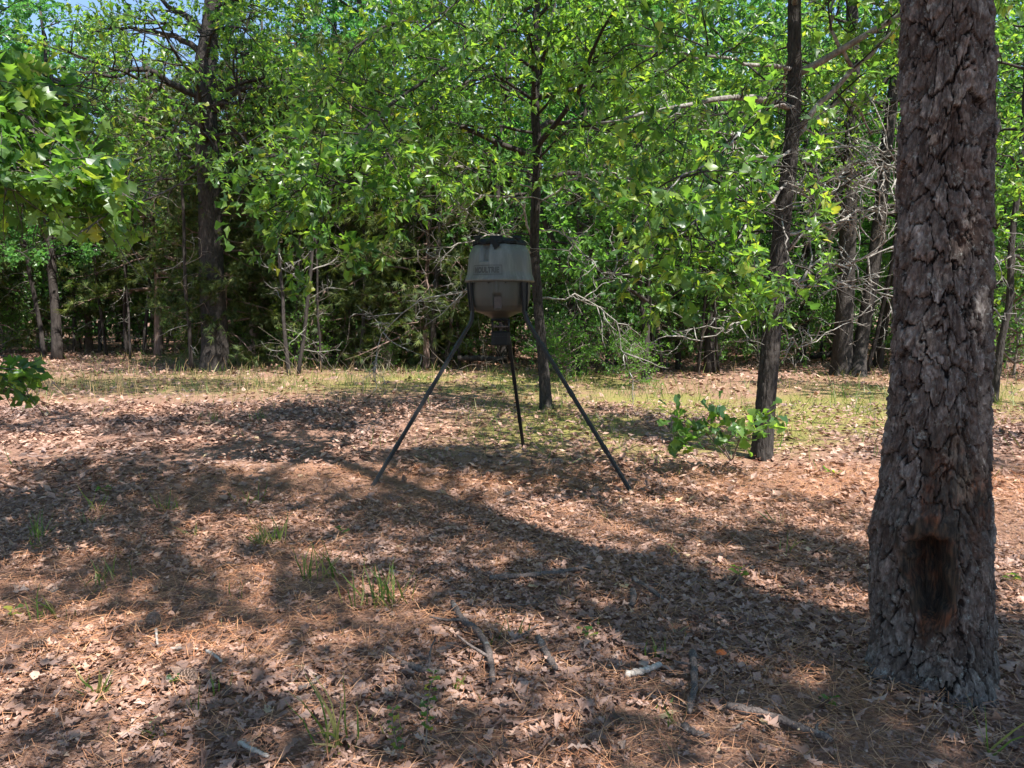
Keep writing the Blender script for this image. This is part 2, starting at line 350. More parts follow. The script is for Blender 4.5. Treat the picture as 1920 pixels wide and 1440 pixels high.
def dead_limb(rng, buf, ctrl, r=0.014, nsub=9, ls=0.7):
    pts = smooth_path(ctrl, 14); pts[1:-1] += rng.randn(12, 3)*0.025
    tube(buf, pts, np.linspace(r, r*0.3, 14), 5)
    def sub(p, d, L, r, dep):
        q = walk(rng, p, d, L, 5, 0.28, 0.0); tube(buf, q, np.linspace(r, r*0.35, 6), 4)
        if dep:
            for _ in range(2):
                a, b = at(q, 0.2+0.8*rng.rand()); sub(a, nrm(b+0.8*rng.randn(3)), L*0.5, r*0.6, dep-1)
    for k in range(nsub):
        p, d = at(pts, 0.15+0.85*rng.rand()); sub(p, nrm(d*0.8+0.8*rng.randn(3)), ls*(0.4+0.9*rng.rand()), r*0.6, 2)
def trunk_mesh(name, ctrl, radii, material, nth=72, nz=240, cell=0.035, amp=0.012, flare=1.35, seed=1, base=(0, 0, 0)):
    pts = smooth_path(ctrl, nz); rr = np.interp(np.linspace(0, 1, nz), np.linspace(0, 1, len(radii)), radii)
    s = np.concatenate([[0], np.cumsum(np.linalg.norm(np.diff(pts, axis=0), axis=1))])
    rr = rr*(1+(flare-1)*np.exp(-s/0.22))
    th = np.arange(nth)/nth*2*PI; TH, S = np.meshgrid(th, s)
    per = max(6, int(2*PI*np.mean(radii)/cell)); U = TH/(2*PI)*per; W = S/(cell*2.6)
    F1, F2, ID, dx, dy = voro(U+0.35*vn(U*1.5, W*2, seed, None)*np.sin(TH/2), W+0.3*vn(U, W*2, seed+3), seed, per)
    hgt = sst(0.03, 0.3, F2-F1)*(0.6+0.4*h2(ID, ID*0, seed)) - 0.25*dy
    Rr = rr[:, None]*(1+0.05*np.sin(TH*3+S*1.3)+flare*0.05*np.exp(-S/0.2)*np.sin(TH*5)) + amp*hgt
    V = pts[:, None, :]+np.stack([Rr*np.cos(TH), Rr*np.sin(TH), 0*TH], -1)
    b = Buf(); i = np.arange(nz-1)[:, None]*nth; j = np.arange(nth)[None]; j2 = (j+1) % nth
    b.add(V.reshape(-1, 3), np.stack([i+j, i+j2, i+nth+j2, i+nth+j], -1).reshape(-1, 4))
    return b.mesh(name, material, True, base), pts, rr

# ================================================================== GROUND
def axis_(n, near, far):
    t = np.linspace(-1, 1, n); return np.sign(t)*(near*np.abs(t)+(far-near)*np.abs(t)**4)
gx = axis_(190, 22, 320); gy = axis_(215, 26, 320)+6
X, Y = np.meshgrid(gx, gy); Z = gh(X, Y)
b = Buf(); ny, nx = X.shape
i = np.arange(ny-1)[:, None]*nx; j = np.arange(nx-1)[None]
b.add(np.stack([X, Y, Z], -1).reshape(-1, 3), np.stack([i+j, i+j+1, i+nx+j+1, i+nx+j], -1).reshape(-1, 4))
def greenness(x, y):
    """where moss and short grass cover the soil"""
    m1 = np.exp(-(((x-2.9)/3.8)**2+((y-11.8)/2.9)**2)**2)*1.3
    m2 = np.exp(-(((x-1.2)/2.6)**2+((y-9.3)/1.7)**2)**2)*0.8
    m3 = np.exp(-(((x+5.5)/8.5)**2+((y-17.5)/4.2)**2)**2)*0.75
    m4 = np.exp(-(((x-0)/3.5)**2+((y-17)/2.5)**2)**2)*0.8
    m5 = np.exp(-(((x+8)/6)**2+((y-27)/4)**2)**2)*0.9
    m6 = np.exp(-(((x-9.5)/5.0)**2+((y-14.5)/4.5)**2)**2)*0.85
    return np.clip(m1+m2+m3+m4+m5+m6, 0, 1)*sst(0.22, 0.50, 0.55*fbm(x*0.7+3, y*0.7, 21, 3)+0.45*fbm(x*2.6+3, y*1.9, 22, 3))
gm, t, N, L = mat('forest_floor')
tc = N('ShaderNodeTexCoord'); a = N('ShaderNodeAttribute', attribute_name='moss')
n1 = N('ShaderNodeTexNoise', i_Scale=9.0, i_Detail=8.0, i_Roughness=0.7); L(tc.outputs['Object'], n1.inputs['Vector'])
n2 = N('ShaderNodeTexNoise', i_Scale=45.0, i_Detail=6.0, i_Roughness=0.7); L(tc.outputs['Object'], n2.inputs['Vector'])
r1 = ramp(N, [(0.3, (0.07, 0.038, 0.027)), (0.5, (0.25, 0.138, 0.095)), (0.7, (0.42, 0.27, 0.20))]); L(n2.outputs['Fac'], r1.inputs[0])
r2 = ramp(N, [(0.3, (0.10, 0.10, 0.025)), (0.7, (0.31, 0.29, 0.08))]); L(n2.outputs['Fac'], r2.inputs[0])
mm = N('ShaderNodeMath', operation='MULTIPLY_ADD'); L(n1.outputs['Fac'], mm.inputs[0]); mm.inputs[1].default_value = 3.4; mm.inputs[2].default_value = -1.9
m2 = N('ShaderNodeMath', operation='ADD', use_clamp=True); L(mm.outputs[0], m2.inputs[0]); L(a.outputs['Fac'], m2.inputs[1])
m3 = N('ShaderNodeMath', operation='MULTIPLY', use_clamp=True); L(m2.outputs[0], m3.inputs[0]); L(a.outputs['Fac'], m3.inputs[1])
c = mixc(N, L, m3.outputs[0], r1.outputs[0], r2.outputs[0])
p = N('ShaderNodeBsdfPrincipled', i_Roughness=0.95); p.inputs['Specular IOR Level'].default_value = 0.15; L(c, p.inputs['Base Color'])
bp = N('ShaderNodeBump', i_Strength=1.0, i_Distance=0.02); L(n2.outputs['Fac'], bp.inputs['Height']); L(bp.outputs[0], p.inputs['Normal'])
oo = N('ShaderNodeOutputMaterial'); L(p.outputs[0], oo.inputs[0])
me = b.mesh('ground', gm, True, attrs={'moss': greenness(X, Y).ravel()})
ground = link('ground', me, kind='structure')

# ================================================================== LEAF LITTER, NEEDLES, GRASS
rg = np.random.RandomState(3)
def zone(n, y0, y1, extra=0.6):
    y = np.sqrt(rg.rand(n)*(y1*y1-y0*y0)+y0*y0); x = (rg.rand(n)*2-1)*(0.75*y+extra); return x, y
def lay(x, y, size, tilt, lift):
    n = len(x); a = rg.rand(n)*2*PI
    ax = np.stack([np.cos(a), np.sin(a), tilt*rg.randn(n)], -1); nm = np.stack([tilt*rg.randn(n), tilt*rg.randn(n), np.where(rg.rand(n) < .5, 1.0, -1.0)], -1)
    pos = np.stack([x, y, gh(x, y)+0.006+lift*rg.rand(n)], -1); return pos, ax, nm, size
LB = Buf()
x, y = zone(26500, 1.7, 6.0); s = 0.030+0.052*rg.rand(len(x))**1.8
needle_mask = lambda x, y: fbm(x*0.75+9, y*0.75, 44, 3)
keep = rg.rand(len(x)) < np.clip(1.45-1.5*sst(0.42, 0.62, needle_mask(x, y)), 0.22, 1)
x, y, s = x[keep], y[keep], s[keep]
pos, ax, nm, s = lay(x, y, s, 0.24, 0.026)
pos = pos - nrmA(ax)*s[:, None]*0.4
pk = pick(pos, s*(0.6+rg.rand(len(s))), 300)
lm = [tmesh('fallen_leaf', T, M['litter']) for T in T_LIT]
leaf_objects(ground, np.zeros(3), pos[pk]+np.array([0, 0, 0.018]), ax[pk], nm[pk], s[pk]*1.12, lm, rg, 'fallen_leaf')
pos, ax, nm, s = pos[~pk], ax[~pk], nm[~pk], s[~pk]
nr = pos[:, 1] < 2.7
scatter_mix(LB, pos[nr], ax[nr], nm[nr], s[nr], T_LIT, rg); md = ~nr & (pos[:, 1] < 4.6); fr_ = ~nr & ~md
scatter_mix(LB, pos[md], ax[md], nm[md], s[md], T_LITM, rg); scatter_mix(LB, pos[fr_], ax[fr_], nm[fr_], s[fr_], T_LITL, rg)
x, y = zone(38000, 6.0, 13.0); k = rg.rand(len(x)) < np.clip(1.25-1.15*greenness(x, y)-1.0*sst(0.5, 0.66, needle_mask(x, y)), 0.30, 1); x, y = x[k], y[k]
pos, ax, nm, s = lay(x, y, 0.045+0.06*rg.rand(len(x)), 0.34, 0.03); scatter(LB, pos, ax, nm, s*1.05, T_CUP)
x, y = zone(26000, 13.0, 34.0, 3); k = rg.rand(len(x)) < np.clip(1.1-0.9*greenness(x, y), 0.25, 1); x, y = x[k], y[k]
pos, ax, nm, s = lay(x, y, 0.09+0.08*rg.rand(len(x)), 0.35, 0.04); scatter(LB, pos, ax, nm, s, T_DIA)
x, y = zone(18000, 1.7, 6.5); pos, ax, nm, s = lay(x, y, 0.010+0.018*rg.rand(len(x)), 0.35, 0.045); scatter(LB, pos, ax, nm, s, T_DIA)
y = 1.0+15*rg.rand(18000)**1.3; x = (0.75*y+0.55+4.5*rg.rand(len(y)))*np.where(rg.rand(len(y)) < .5, 1, -1)      # beside the view
pos, ax, nm, s = lay(x, y, 0.045+0.06*rg.rand(len(x)), 0.3, 0.03); scatter(LB, pos, ax, nm, s, T_CUP)
litter = link('leaf_litter', LB.mesh('leaf_litter', M['litter'], False), kind='stuff')
tag(litter, 'pinkish brown dry oak leaves carpeting the ground of the clearing', 'leaf litter')
NB = Buf()
T_NEE = (np.array([[-.009, 0, 0], [.009, 0, 0], [-.009, .5, .05], [.009, .5, .05], [0, 1, 0]]), np.array([[0, 1, 3, 2]]), np.array([[2, 3, 4]]))
x, y = zone(76000, 1.7, 7.5); pm = needle_mask(x, y); k = rg.rand(len(x)) < 0.5+1.0*sst(0.38, 0.58, pm); x, y = x[k], y[k]
pos, ax, nm, s = lay(x, y, 0.09+0.07*rg.rand(len(x)), 0.12, 0.055); wv = np.ones(len(x))
scatter(NB, pos, ax, nm, s*1.0, T_NEE)
nd = link('pine_needles', NB.mesh('pine_needles', M['needle'], False), kind='stuff')
tag(nd, 'orange brown fallen pine needles strewn between the dry leaves', 'pine needles')
# short grass
T_BL = (np.array([[-.02, 0, 0], [.02, 0, 0], [-.015, .5, .10], [.015, .5, .10], [0, 1, .35]]), np.array([[0, 1, 3, 2]]), np.array([[2, 3, 4]]))
GB = Buf()
def blades(x, y, size, lean=0.35):
    n = len(x); ax = np.stack([lean*rg.randn(n), lean*rg.randn(n), np.ones(n)], -1); nm = np.stack([rg.randn(n), rg.randn(n), 0*x], -1)
    return np.stack([x, y, gh(x, y)], -1), ax, nm, size
x, y = zone(150000, 6.5, 32.0, 2); g = greenness(x, y); k = rg.rand(len(x)) < g*1.0+0.03; x, y = x[k], y[k]
cl = fbm(x*2.2, y*2.2, 66, 2); k = rg.rand(len(x)) < sst(0.3, 0.7, cl)*1.4; x, y, cl = x[k], y[k], cl[k]
scatter(GB, *blades(x, y, (0.03+0.08*rg.rand(len(x))+0.22*rg.rand(len(x))**4)*(0.65+0.035*y), 0.5), T_BL)
x, y = zone(4500, 2.2, 9.0, 0.5); scatter(GB, *blades(x, y, 0.02+0.05*rg.rand(len(x))**2, 0.5), T_BL)
gr = link('grass', GB.mesh('grass', M['grass'], False), kind='stuff'); tag(gr, 'sparse short grass and moss growing through the leaves', 'grass')
SB = Buf()
for _ in range(210):
    u = rg.rand()*760+10; v = 692+rg.rand()**1.5*75
    if rg.rand() < 0.25: u = rg.rand()*1900; v = 690+rg.rand()*60
    g0 = GP(u, v); n = 1+rg.randint(3)
    for _ in range(n):
        q = walk(rg, g0+np.array([.05*rg.randn(), .05*rg.randn(), 0]), (0.15*rg.randn(), 0.15*rg.randn(), 1), 0.12+0.42*rg.rand()**2, 4, 0.12, -0.04)
        tube(SB, q, np.linspace(0.006, 0.003, 5), 3, False)
stt = link('dry_grass', SB.mesh('dry_grass', M['straw'], False), kind='stuff'); tag(stt, 'pale dry grass stalks standing along the back of the clearing', 'dry grass')

# ================================================================== BIG PINE
D0 = 3.08
vt = np.array([-900, -300, 0, 200, 400, 600, 800, 900, 980, 1040, 1100, 1200, 1260, 1300, 1330])
uc = np.array([1800, 1786, 1779, 1777, 1768, 1762, 1755, 1751, 1744, 1744, 1748, 1752, 1750, 1747, 1746])
hw = np.array([74, 83, 87, 88, 88, 93, 99, 104, 115, 118, 119, 117, 119, 124, 130])
zz = np.array([P(960, v, D0)[2] for v in vt]); xx = np.array([P(uu, v, D0)[0] for uu, v in zip(uc, vt)]); rr = hw/FPX*(D0*CP-(zz-CAM_H)*SP)*0.885
o = np.argsort(zz); zz, xx, rr = zz[o], xx[o], rr[o]
pine_base = np.array([float(np.interp(0, zz, xx)), D0, ghf(1.7, D0)])
pine = thing('pine_tree', 'thick pine trunk with scaly plated bark and a dark hollow scar near its base', 'tree', pine_base)
ZT = 3.4; nzr = 520
zs = np.concatenate([np.linspace(-0.12, ZT, nzr)])
phi = np.concatenate([np.linspace(-PI/2-2.3, -PI/2+1.35, 310), np.linspace(-PI/2+1.35, -PI/2+2*PI-2.3, 62)[1:-1]])
TH, ZZ = np.meshgrid(phi, zs); nth = len(phi)
cx = np.interp(ZZ, zz, xx); R0 = np.interp(ZZ, zz, rr)
NC = 16; CH = 0.135; A0 = -PI/2-0.50
U = ((TH+PI)/(2*PI) % 1.0)*NC; W = ZZ/CH+3
C3, S3 = np.cos(TH), np.sin(TH)
def cyl(k, kz, sd): return vn(C3*k+50+S3*k*0.37, S3*k+50+ZZ*kz, sd)-0.5
wu = 0.75*cyl(2.2, 3, 5)+0.45*cyl(6, 13, 6)+0.26*cyl(15, 34, 7)+0.14*cyl(34, 80, 4)
ww = 0.9*cyl(2.5, 3, 8)+0.45*cyl(7, 11, 9)+0.22*cyl(18, 30, 10)+0.10*cyl(38, 75, 13)
F1, F2, ID, dx, dy = voro((U+wu) % NC, W+ww, 31, NC)
F1b, F2b, IDb, dxb, dyb = voro((U*2.0+wu*1.6+.3) % (NC*2), W*2.2+ww*2.2, 71, NC*2)
F1c, F2c, IDc, dxc, dyc = voro((U*5+wu*4) % (NC*5), W*4.2+ww*4.2, 91, NC*5)
edge = F2-F1
hp = h2(ID, ID*0, 3)
vert = 0.3+0.7*np.clip(np.abs(dx)*2.2, 0, 1)
h = sst(0.0, 0.10, edge)*(0.019+0.008*hp)*vert - 0.005*dy
h += sst(0.0, 0.06, F2b-F1b)*(0.003+0.010*h2(IDb, IDb*0, 9)) - 0.006*dyb
h += sst(0.0, 0.10, F2c-F1c)*0.0055*h2(IDc, IDc*0, 2)-0.0022*dyc
h += 0.0030*(vn(U*14, ZZ*26, 12)-0.5)+0.0018*(vn(U*30, ZZ*90, 17)-0.5)
h -= h.mean()-0.014
# the hollow scar
def lat(u, D): return (u-960)/FPX*D
ang = TH+PI/2+0.46                        # 0 faces the camera side
sx = np.sin(ang)*R0; zc = 0.50
ex = (sx+0.012)/(0.068+0.020*np.clip((ZZ-zc)/0.17, -1, 1)); ez = (ZZ-zc)/0.172
rad = (np.abs(ex)**3+np.abs(ez)**3)**(1/3)+0.34*(vn(sx*40+9, ZZ*26, 14)-0.5); front = np.cos(ang) > 0.1
rad = np.where(front, rad, 9)
hole = 1-sst(0.75, 1.05, rad); collar = (1-sst(1.15, 1.6, rad+0.5*(vn(sx*22, ZZ*14, 15)-0.5)))
h = h*(1-0.75*collar) + 0.030*np.exp(-((rad-1.28)/0.30)**2)*front + collar*0.004*(vn(sx*90, ZZ*12, 16)-0.5)
h += -hole*(0.11+0.045*np.clip(ez, -1, 1)) + hole*0.018*(vn(sx*70, ZZ*7, 18)-0.5)
peel = sst(0.60, 0.72, vn(sx*9+4, ZZ*5+2, 19))*np.exp(-((ZZ-0.85)/0.32)**2)*front
h += -0.010*peel
# root flare
fl = np.exp(-np.maximum(ZZ, 0)/0.10)
R = R0-0.022 + h + fl*0.045*(0.35+np.maximum(0, np.sin(TH*4+0.8))) + 0.010*np.sin(TH*3+ZZ*2.2)
pv = np.stack([cx+R*np.cos(TH), D0+R*np.sin(TH)*0.97, ZZ], -1).reshape(-1, 3)
i = np.arange(nzr-1)[:, None]*nth; j = np.arange(nth)[None]; j2 = (j+1) % nth
pq = np.stack([i+j, i+j2, i+nth+j2, i+nth+j], -1).reshape(-1, 4)
bm_, t, N, L = mat('pine_bark')
tc = N('ShaderNodeTexCoord'); aw = N('ShaderNodeAttribute', attribute_name='wound'); ah = N('ShaderNodeAttribute', attribute_name='scale'); ai = N('ShaderNodeAttribute', attribute_name='tone')
mp = N('ShaderNodeMapping'); mp.inputs['Scale'].default_value = (60, 60, 24); L(tc.outputs['Object'], mp.inputs[0])
n1 = N('ShaderNodeTexNoise', i_Scale=1.0, i_Detail=7.0, i_Roughness=0.7); L(mp.outputs[0], n1.inputs['Vector'])
r1 = ramp(N, [(0.28, (0.035, 0.028, 0.025)), (0.5, (0.12, 0.102, 0.095)), (0.70, (0.27, 0.245, 0.235))]); L(n1.outputs['Fac'], r1.inputs[0])
rt = ramp(N, [(0.1, (0.5, 0.42, 0.38)), (0.5, (0.95, 0.9, 0.87)), (0.9, (1.5, 1.48, 1.46))]); L(ai.outputs['Fac'], rt.inputs[0])
c1 = mixc(N, L, 1.0, r1.outputs[0], rt.outputs[0], 'MULTIPLY')
rf = ramp(N, [(0.15, (1, 1, 1)), (0.6, (0, 0, 0))]); L(ah.outputs['Fac'], rf.inputs[0])
nv = N('ShaderNodeTexNoise', i_Scale=4.0, i_Detail=4.0, i_Roughness=0.6); L(tc.outputs['Object'], nv.inputs['Vector'])
rv = ramp(N, [(0.33, (0.95, 0.82, 0.74)), (0.5, (0.93, 0.93, 0.91)), (0.65, (1.12, 1.16, 1.14))]); L(nv.outputs['Fac'], rv.inputs[0])
c1 = mixc(N, L, 1.0, c1, rv.outputs[0], 'MULTIPLY')
c1b = mixc(N, L, rf.outputs[0], c1, (0.012, 0.008, 0.007))
nl = N('ShaderNodeTexNoise', i_Scale=26.0, i_Detail=6.0, i_Roughness=0.75); L(tc.outputs['Object'], nl.inputs['Vector'])
rl = ramp(N, [(0.57, (0, 0, 0)), (0.64, (0.6, 0.6, 0.6))]); L(nl.outputs['Fac'], rl.inputs[0])
c1c = mixc(N, L, rl.outputs[0], c1b, (0.36, 0.37, 0.34))
mw = N('ShaderNodeMapping'); mw.inputs['Scale'].default_value = (90, 90, 9); L(tc.outputs['Object'], mw.inputs[0])
nw = N('ShaderNodeTexNoise', i_Scale=1.0, i_Detail=5.0); L(mw.outputs[0], nw.inputs['Vector'])
rw = ramp(N, [(0.3, (0.008, 0.005, 0.004)), (0.5, (0.042, 0.023, 0.015)), (0.70, (0.12, 0.055, 0.030))]); L(nw.outputs['Fac'], rw.inputs[0])  # scar wood tones, darkened to carry the shade lying in the hollow
nq = N('ShaderNodeTexNoise', i_Scale=11.0, i_Detail=3.0); L(tc.outputs['Object'], nq.inputs['Vector'])
rq = ramp(N, [(0.46, (0.7, 1.0, 1.15)), (0.64, (1.35, 1.05, 0.85))]); L(nq.outputs['Fac'], rq.inputs[0])
cw = mixc(N, L, 1.0, rw.outputs[0], rq.outputs[0], 'MULTIPLY')
c2 = mixc(N, L, aw.outputs['Fac'], c1c, cw)
p = N('ShaderNodeBsdfPrincipled', i_Roughness=0.85); p.inputs['Specular IOR Level'].default_value = 0.3; L(c2, p.inputs['Base Color'])
nb = N('ShaderNodeTexNoise', i_Scale=1.0, i_Detail=8.0, i_Roughness=0.8); mb = N('ShaderNodeMapping'); mb.inputs['Scale'].default_value = (150, 150, 45); L(tc.outputs['Object'], mb.inputs[0]); L(mb.outputs[0], nb.inputs['Vector'])
bp = N('ShaderNodeBump', i_Strength=1.0, i_Distance=0.009); L(nb.outputs['Fac'], bp.inputs['Height']); L(bp.outputs[0], p.inputs['Normal'])
oo = N('ShaderNodeOutputMaterial'); L(p.outputs[0], oo.inputs[0])
A_w = np.clip(np.maximum(np.clip(collar*1.1, 0, 1)*sst(0.35, 0.6, vn(sx*16+2, ZZ*9, 23)+0.35*(rad < 1.4)), peel*0.8)+hole, 0, 1).ravel(); A_s = (sst(0.0, 0.15, edge)*(0.55+0.45*sst(0.0, 0.10, F2b-F1b))).ravel(); A_t = (0.5*hp+0.5*h2(IDb, IDb*0, 9)).ravel()
fid = ID.ravel()[pq[:, 0]]; fhole = hole.ravel()[pq[:, 0]] > 0.3; fcol = (collar.ravel()[pq[:, 0]] > 0.25) & ~fhole
mid = pv[pq].mean(1)-np.array([0, 0, 0])
pu, pvv, _ = project(mid)
vis = (pvv > -5) & (pvv < 1440) & (np.cos(TH.ravel()[pq[:, 0]]-A0) > 0.05) & ~fhole & ~fcol & (A_s[pq].min(1) > 0.12)
ids, cnt = np.unique(fid[vis], return_counts=True); top = ids[np.argsort(-cnt)[:290]]
def submesh(name, mask):
    q = pq[mask]; uq, inv = np.unique(q, return_inverse=True); bb = Buf(); bb.add(pv[uq], inv.reshape(-1, 4))
    return bb.mesh(name, bm_, True, pine_base, {'wound': A_w[uq], 'scale': A_s[uq], 'tone': A_t[uq]})
plate = vis & np.isin(fid, top)
tr = link('trunk', submesh('trunk', ~plate & ~fhole), pine); tr['label'] = 'scaly grey brown pine trunk with dark furrows between the plates'
order = np.argsort(fid); 
for k in top: 
    m_ = plate & (fid == k)
    link('bark_plate', submesh('bark_plate', m_), tr)
hol = link('hollow', submesh('hollow', fhole), tr); hol['label'] = 'dark hollow scar with reddish rotten wood inside'
# upper trunk and crown, above the picture
ub = Buf(); rgp = np.random.RandomState(5)
xt = float(np.interp(ZT, zz, xx)); top_p = np.array([[xt, D0, ZT-0.05], [xt+.05, D0+.02, 6], [xt+.15, D0, 10], [xt+.2, D0-.1, 15], [xt+.2, D0-.1, 18]])
tube(ub, smooth_path(top_p, 20), np.interp(np.linspace(0, 1, 20), [0, 1], [0.185, 0.05]), 20)
link('upper_trunk', ub.mesh('upper_trunk', M['bark_grey'], True, pine_base), pine)
cb = Buf(); wb = Buf(); LV = Leaves()
for k in range(26):
    z = 9.5+8*rgp.rand(); a_ = k*2.4; lp = walk(rgp, [xt+.15, D0, z], (math.cos(a_), math.sin(a_), 0.25), 2.6*(1.15-(z-9)/12), 7, 0.12, 0.0)
    tube(wb, lp, np.linspace(0.045, 0.012, 8), 5)
    foliate(rgp, lp, wb, LV, 5, 1.0, 3, 0.4, 7, 0.22, 0.35)
lp_, la_, ln_, ls_ = LV.get(); scatter(cb, lp_, la_, ln_, ls_, T_SPR)
link('limbs', wb.mesh('limbs', M['bark_grey'], True, pine_base), pine, kind='stuff')
link('crown', cb.mesh('crown', M['cedar'], False, pine_base), pine, kind='stuff')

# ================================================================== FEEDER
FD = 7.15; FX = P(937, 560, FD)[0]; fc = np.array([FX, FD, 0.0])
feeder = thing('deer_feeder', 'grey plastic barrel game feeder standing on three long dark tripod legs', 'feeder', (FX, FD, ghf(FX, FD)))
fb = np.array([FX, FD, ghf(FX, FD)])
def zf(v): return P(960, v, FD)[2]
def lathe(buf, prof, k=64, c=fc, mod=None):
    prof = np.array(prof); n = len(prof); th = np.arange(k)/k*2*PI
    TH, I = np.meshgrid(th, np.arange(n)); R = prof[I, 0]; Z_ = prof[I, 1]
    if mod is not None: R = R+mod(TH, Z_)
    V = np.stack([c[0]+R*np.cos(TH), c[1]+R*np.sin(TH), Z_], -1).reshape(-1, 3)
    i = np.arange(n-1)[:, None]*k; j = np.arange(k)[None]; j2 = (j+1) % k
    buf.add(V, np.stack([i+j, i+j2, i+k+j2, i+k+j], -1).reshape(-1, 4))
lidp = [(0.0, zf(457)), (0.15, zf(458)), (0.225, zf(460)), (0.25, zf(462)), (0.263, zf(468))] + [(float(np.interp(470+40*t, [470, 474, 480, 490, 500, 510], [0.270, 0.280, 0.289, 0.297, 0.302, 0.306])), zf(470+40*t)) for t in np.linspace(0, 1, 26)[1:]] + [(0.309, zf(515)), (0.322, zf(522)), (0.330, zf(526)), (0.330, zf(529)), (0.300, zf(529.5))]
TA = -PI/2-0.36           # the recess and the print face this way
def lid_mod(TH, Z_):
    d = (TH-(-PI/2-0.50)+PI) % (2*PI)-PI
    rec = (1-sst(0.15, 0.165, np.abs(d)))*sst(zf(494), zf(492), Z_)*(1-sst(zf(461), zf(459), Z_))
    flut = 0.0035*sst(0.65, 1, np.cos(TH*30))*sst(zf(528), zf(520), Z_)*(1-sst(zf(521), zf(511), Z_))
    return -0.060*rec+flut
b = Buf(); lathe(b, lidp, 300, mod=lid_mod); lid = link('lid', b.mesh('lid', M['lid'], True, fb), feeder)
lid['label'] = 'weathered grey domed plastic lid with a recess and stencilled print'
hopp = [(0.295, zf(529)), (0.293, zf(545)), (0.288, zf(560)), (0.272, zf(574)), (0.250, zf(581)), (0.235, zf(584)), (0.17, zf(588)), (0.09, zf(595)), (0.075, zf(598)), (0.075, zf(601)), (0.0, zf(601))]
hop = []
for (a1, a2) in zip(hopp[:-1], hopp[1:]):
    for t in np.linspace(0, 1, 5)[:-1]: hop.append((a1[0]*(1-t)+a2[0]*t, a1[1]*(1-t)+a2[1]*t))
hop.append(hopp[-1])
def hop_mod(TH, Z_):
    d = (TH-(-PI/2-0.09)+PI) % (2*PI)-PI
    rib = (1-sst(0.05, 0.075, np.abs(d-0.0)))*(1-sst(zf(553), zf(550), Z_)*0)*sst(zf(556), zf(552), Z_)
    rec = (1-sst(0.125, 0.145, np.abs(d-0.02)))*(1-sst(zf(556), zf(554), Z_))*sst(zf(580), zf(578), Z_)
    return 0.012*rib-0.022*rec
b = Buf(); lathe(b, hop, 200, mod=hop_mod); hp_o = link('hopper', b.mesh('hopper', M['hopper'], True, fb), feeder); hp_o['label'] = 'olive grey round bottomed plastic hopper'
# recess liner, a darker port
b = Buf(); box(b, (FX-0.012, FD-0.270, zf(568)), (0.070, 0.012, 0.11)); link('port', b.mesh('port', M['hopper_in'], False, fb), hp_o)
# rim bolts
for k in range(12):
    a_ = k/12*2*PI+0.2; b = Buf(); pp = fc+np.array([0.311*math.cos(a_), 0.311*math.sin(a_), zf(531)])
    tube(b, [pp, pp-np.array([0, 0, 0.012])], 0.007, 6); link('bolt', b.mesh('bolt', M['metal'], True, fb), lid)
# print
def on_lid(x, z, lift=0.0015):
    r = np.interp(z, [zf(526), zf(522), zf(515), zf(510), zf(500), zf(490)], [0.330, 0.322, 0.309, 0.306, 0.302, 0.297])+lift+0.002
    a = TA+x/0.30; return np.stack([FX+r*np.cos(a), FD+r*np.sin(a), z], -1)
tcu = bpy.data.curves.new('print_text', 'FONT'); tcu.body = 'MOULTRIE'; tcu.size = 0.078; tcu.offset = 0.0045; tcu.space_character = 1.05; tcu.align_x = 'CENTER'; tcu.resolution_u = 3
to = bpy.data.objects.new('print_text', tcu); COL.objects.link(to)
dg = bpy.context.evaluated_depsgraph_get(); tm = to.evaluated_get(dg).to_mesh()
tv = np.array([v.co[:] for v in tm.vertices]); tf = [list(p_.vertices) for p_ in tm.polygons]
tv[:, 0] *= 0.245/np.ptp(tv[:, 0])
zt0 = zf(515.0)
tz = zt0+(tv[:, 1]-tv[:, 1].min())/np.ptp(tv[:, 1])*0.058
me = bpy.data.meshes.new('lettering'); me.from_pydata(on_lid(tv[:, 0]-0.015, tz)-fb, [], tf); me.materials.append(M['print'])
lt = link('lettering', me, lid); lt['label'] = 'dark stencilled word MOULTRIE'
bpy.data.objects.remove(to)
b = Buf()
def strip(x0, x1, z0, z1):
    n = 24; xs = np.linspace(x0, x1, n); A1 = on_lid(xs, np.full(n, z0), 0.0012); A2 = on_lid(xs, np.full(n, z1), 0.0012)
    b.add(np.concatenate([A1, A2]), [[q, q+1, n+q+1, n+q] for q in range(n-1)])
zb, ztp, th_ = zt0-0.014, zt0+0.074, 0.0065
strip(-.155, .135, zb, zb+th_); strip(-.155, .135, ztp-th_, ztp); strip(-.155, -.150, zb+th_, ztp-th_); strip(.130, .135, zb+th_, ztp-th_)
link('print_frame', b.mesh('print_frame', M['print'], True, fb), lid)
# torn black cover on the lid
b = Buf(); nth_, nr_ = 96, 12; th = np.arange(nth_)/nth_*2*PI; rs = np.linspace(0, 1, nr_); RR, TT = np.meshgrid(rs, th, indexing='ij')
cr = vn(np.cos(TT)*6*RR+8, np.sin(TT)*6*RR+8, 41)-0.5; rim_ = 0.252+0.030*(vn(TT*6, TT*0, 42)-0.5)
Zc = zf(447)-0.035*RR**3+0.022*cr*(0.4+0.6*RR)-0.012*(RR > .95)
V = np.stack([FX+rim_*RR*np.cos(TT), FD+rim_*RR*np.sin(TT), Zc], -1).reshape(-1, 3)
i = np.arange(nr_-1)[:, None]*nth_; j = np.arange(nth_)[None]; j2 = (j+1) % nth_
Q = np.stack([i+j, i+j2, i+nth_+j2, i+nth_+j], -1).reshape(-1, 4)
b.add(V, Q); b.add(V-np.array([0, 0, 0.022]), Q[:, ::-1])
ro = (nr_-1)*nth_; e = nr_*nth_; b.add(np.concatenate([V[ro:], V[ro:]-np.array([0, 0, .022])]), [[q, nth_+q, nth_+(q+1) % nth_, (q+1) % nth_] for q in range(nth_)])
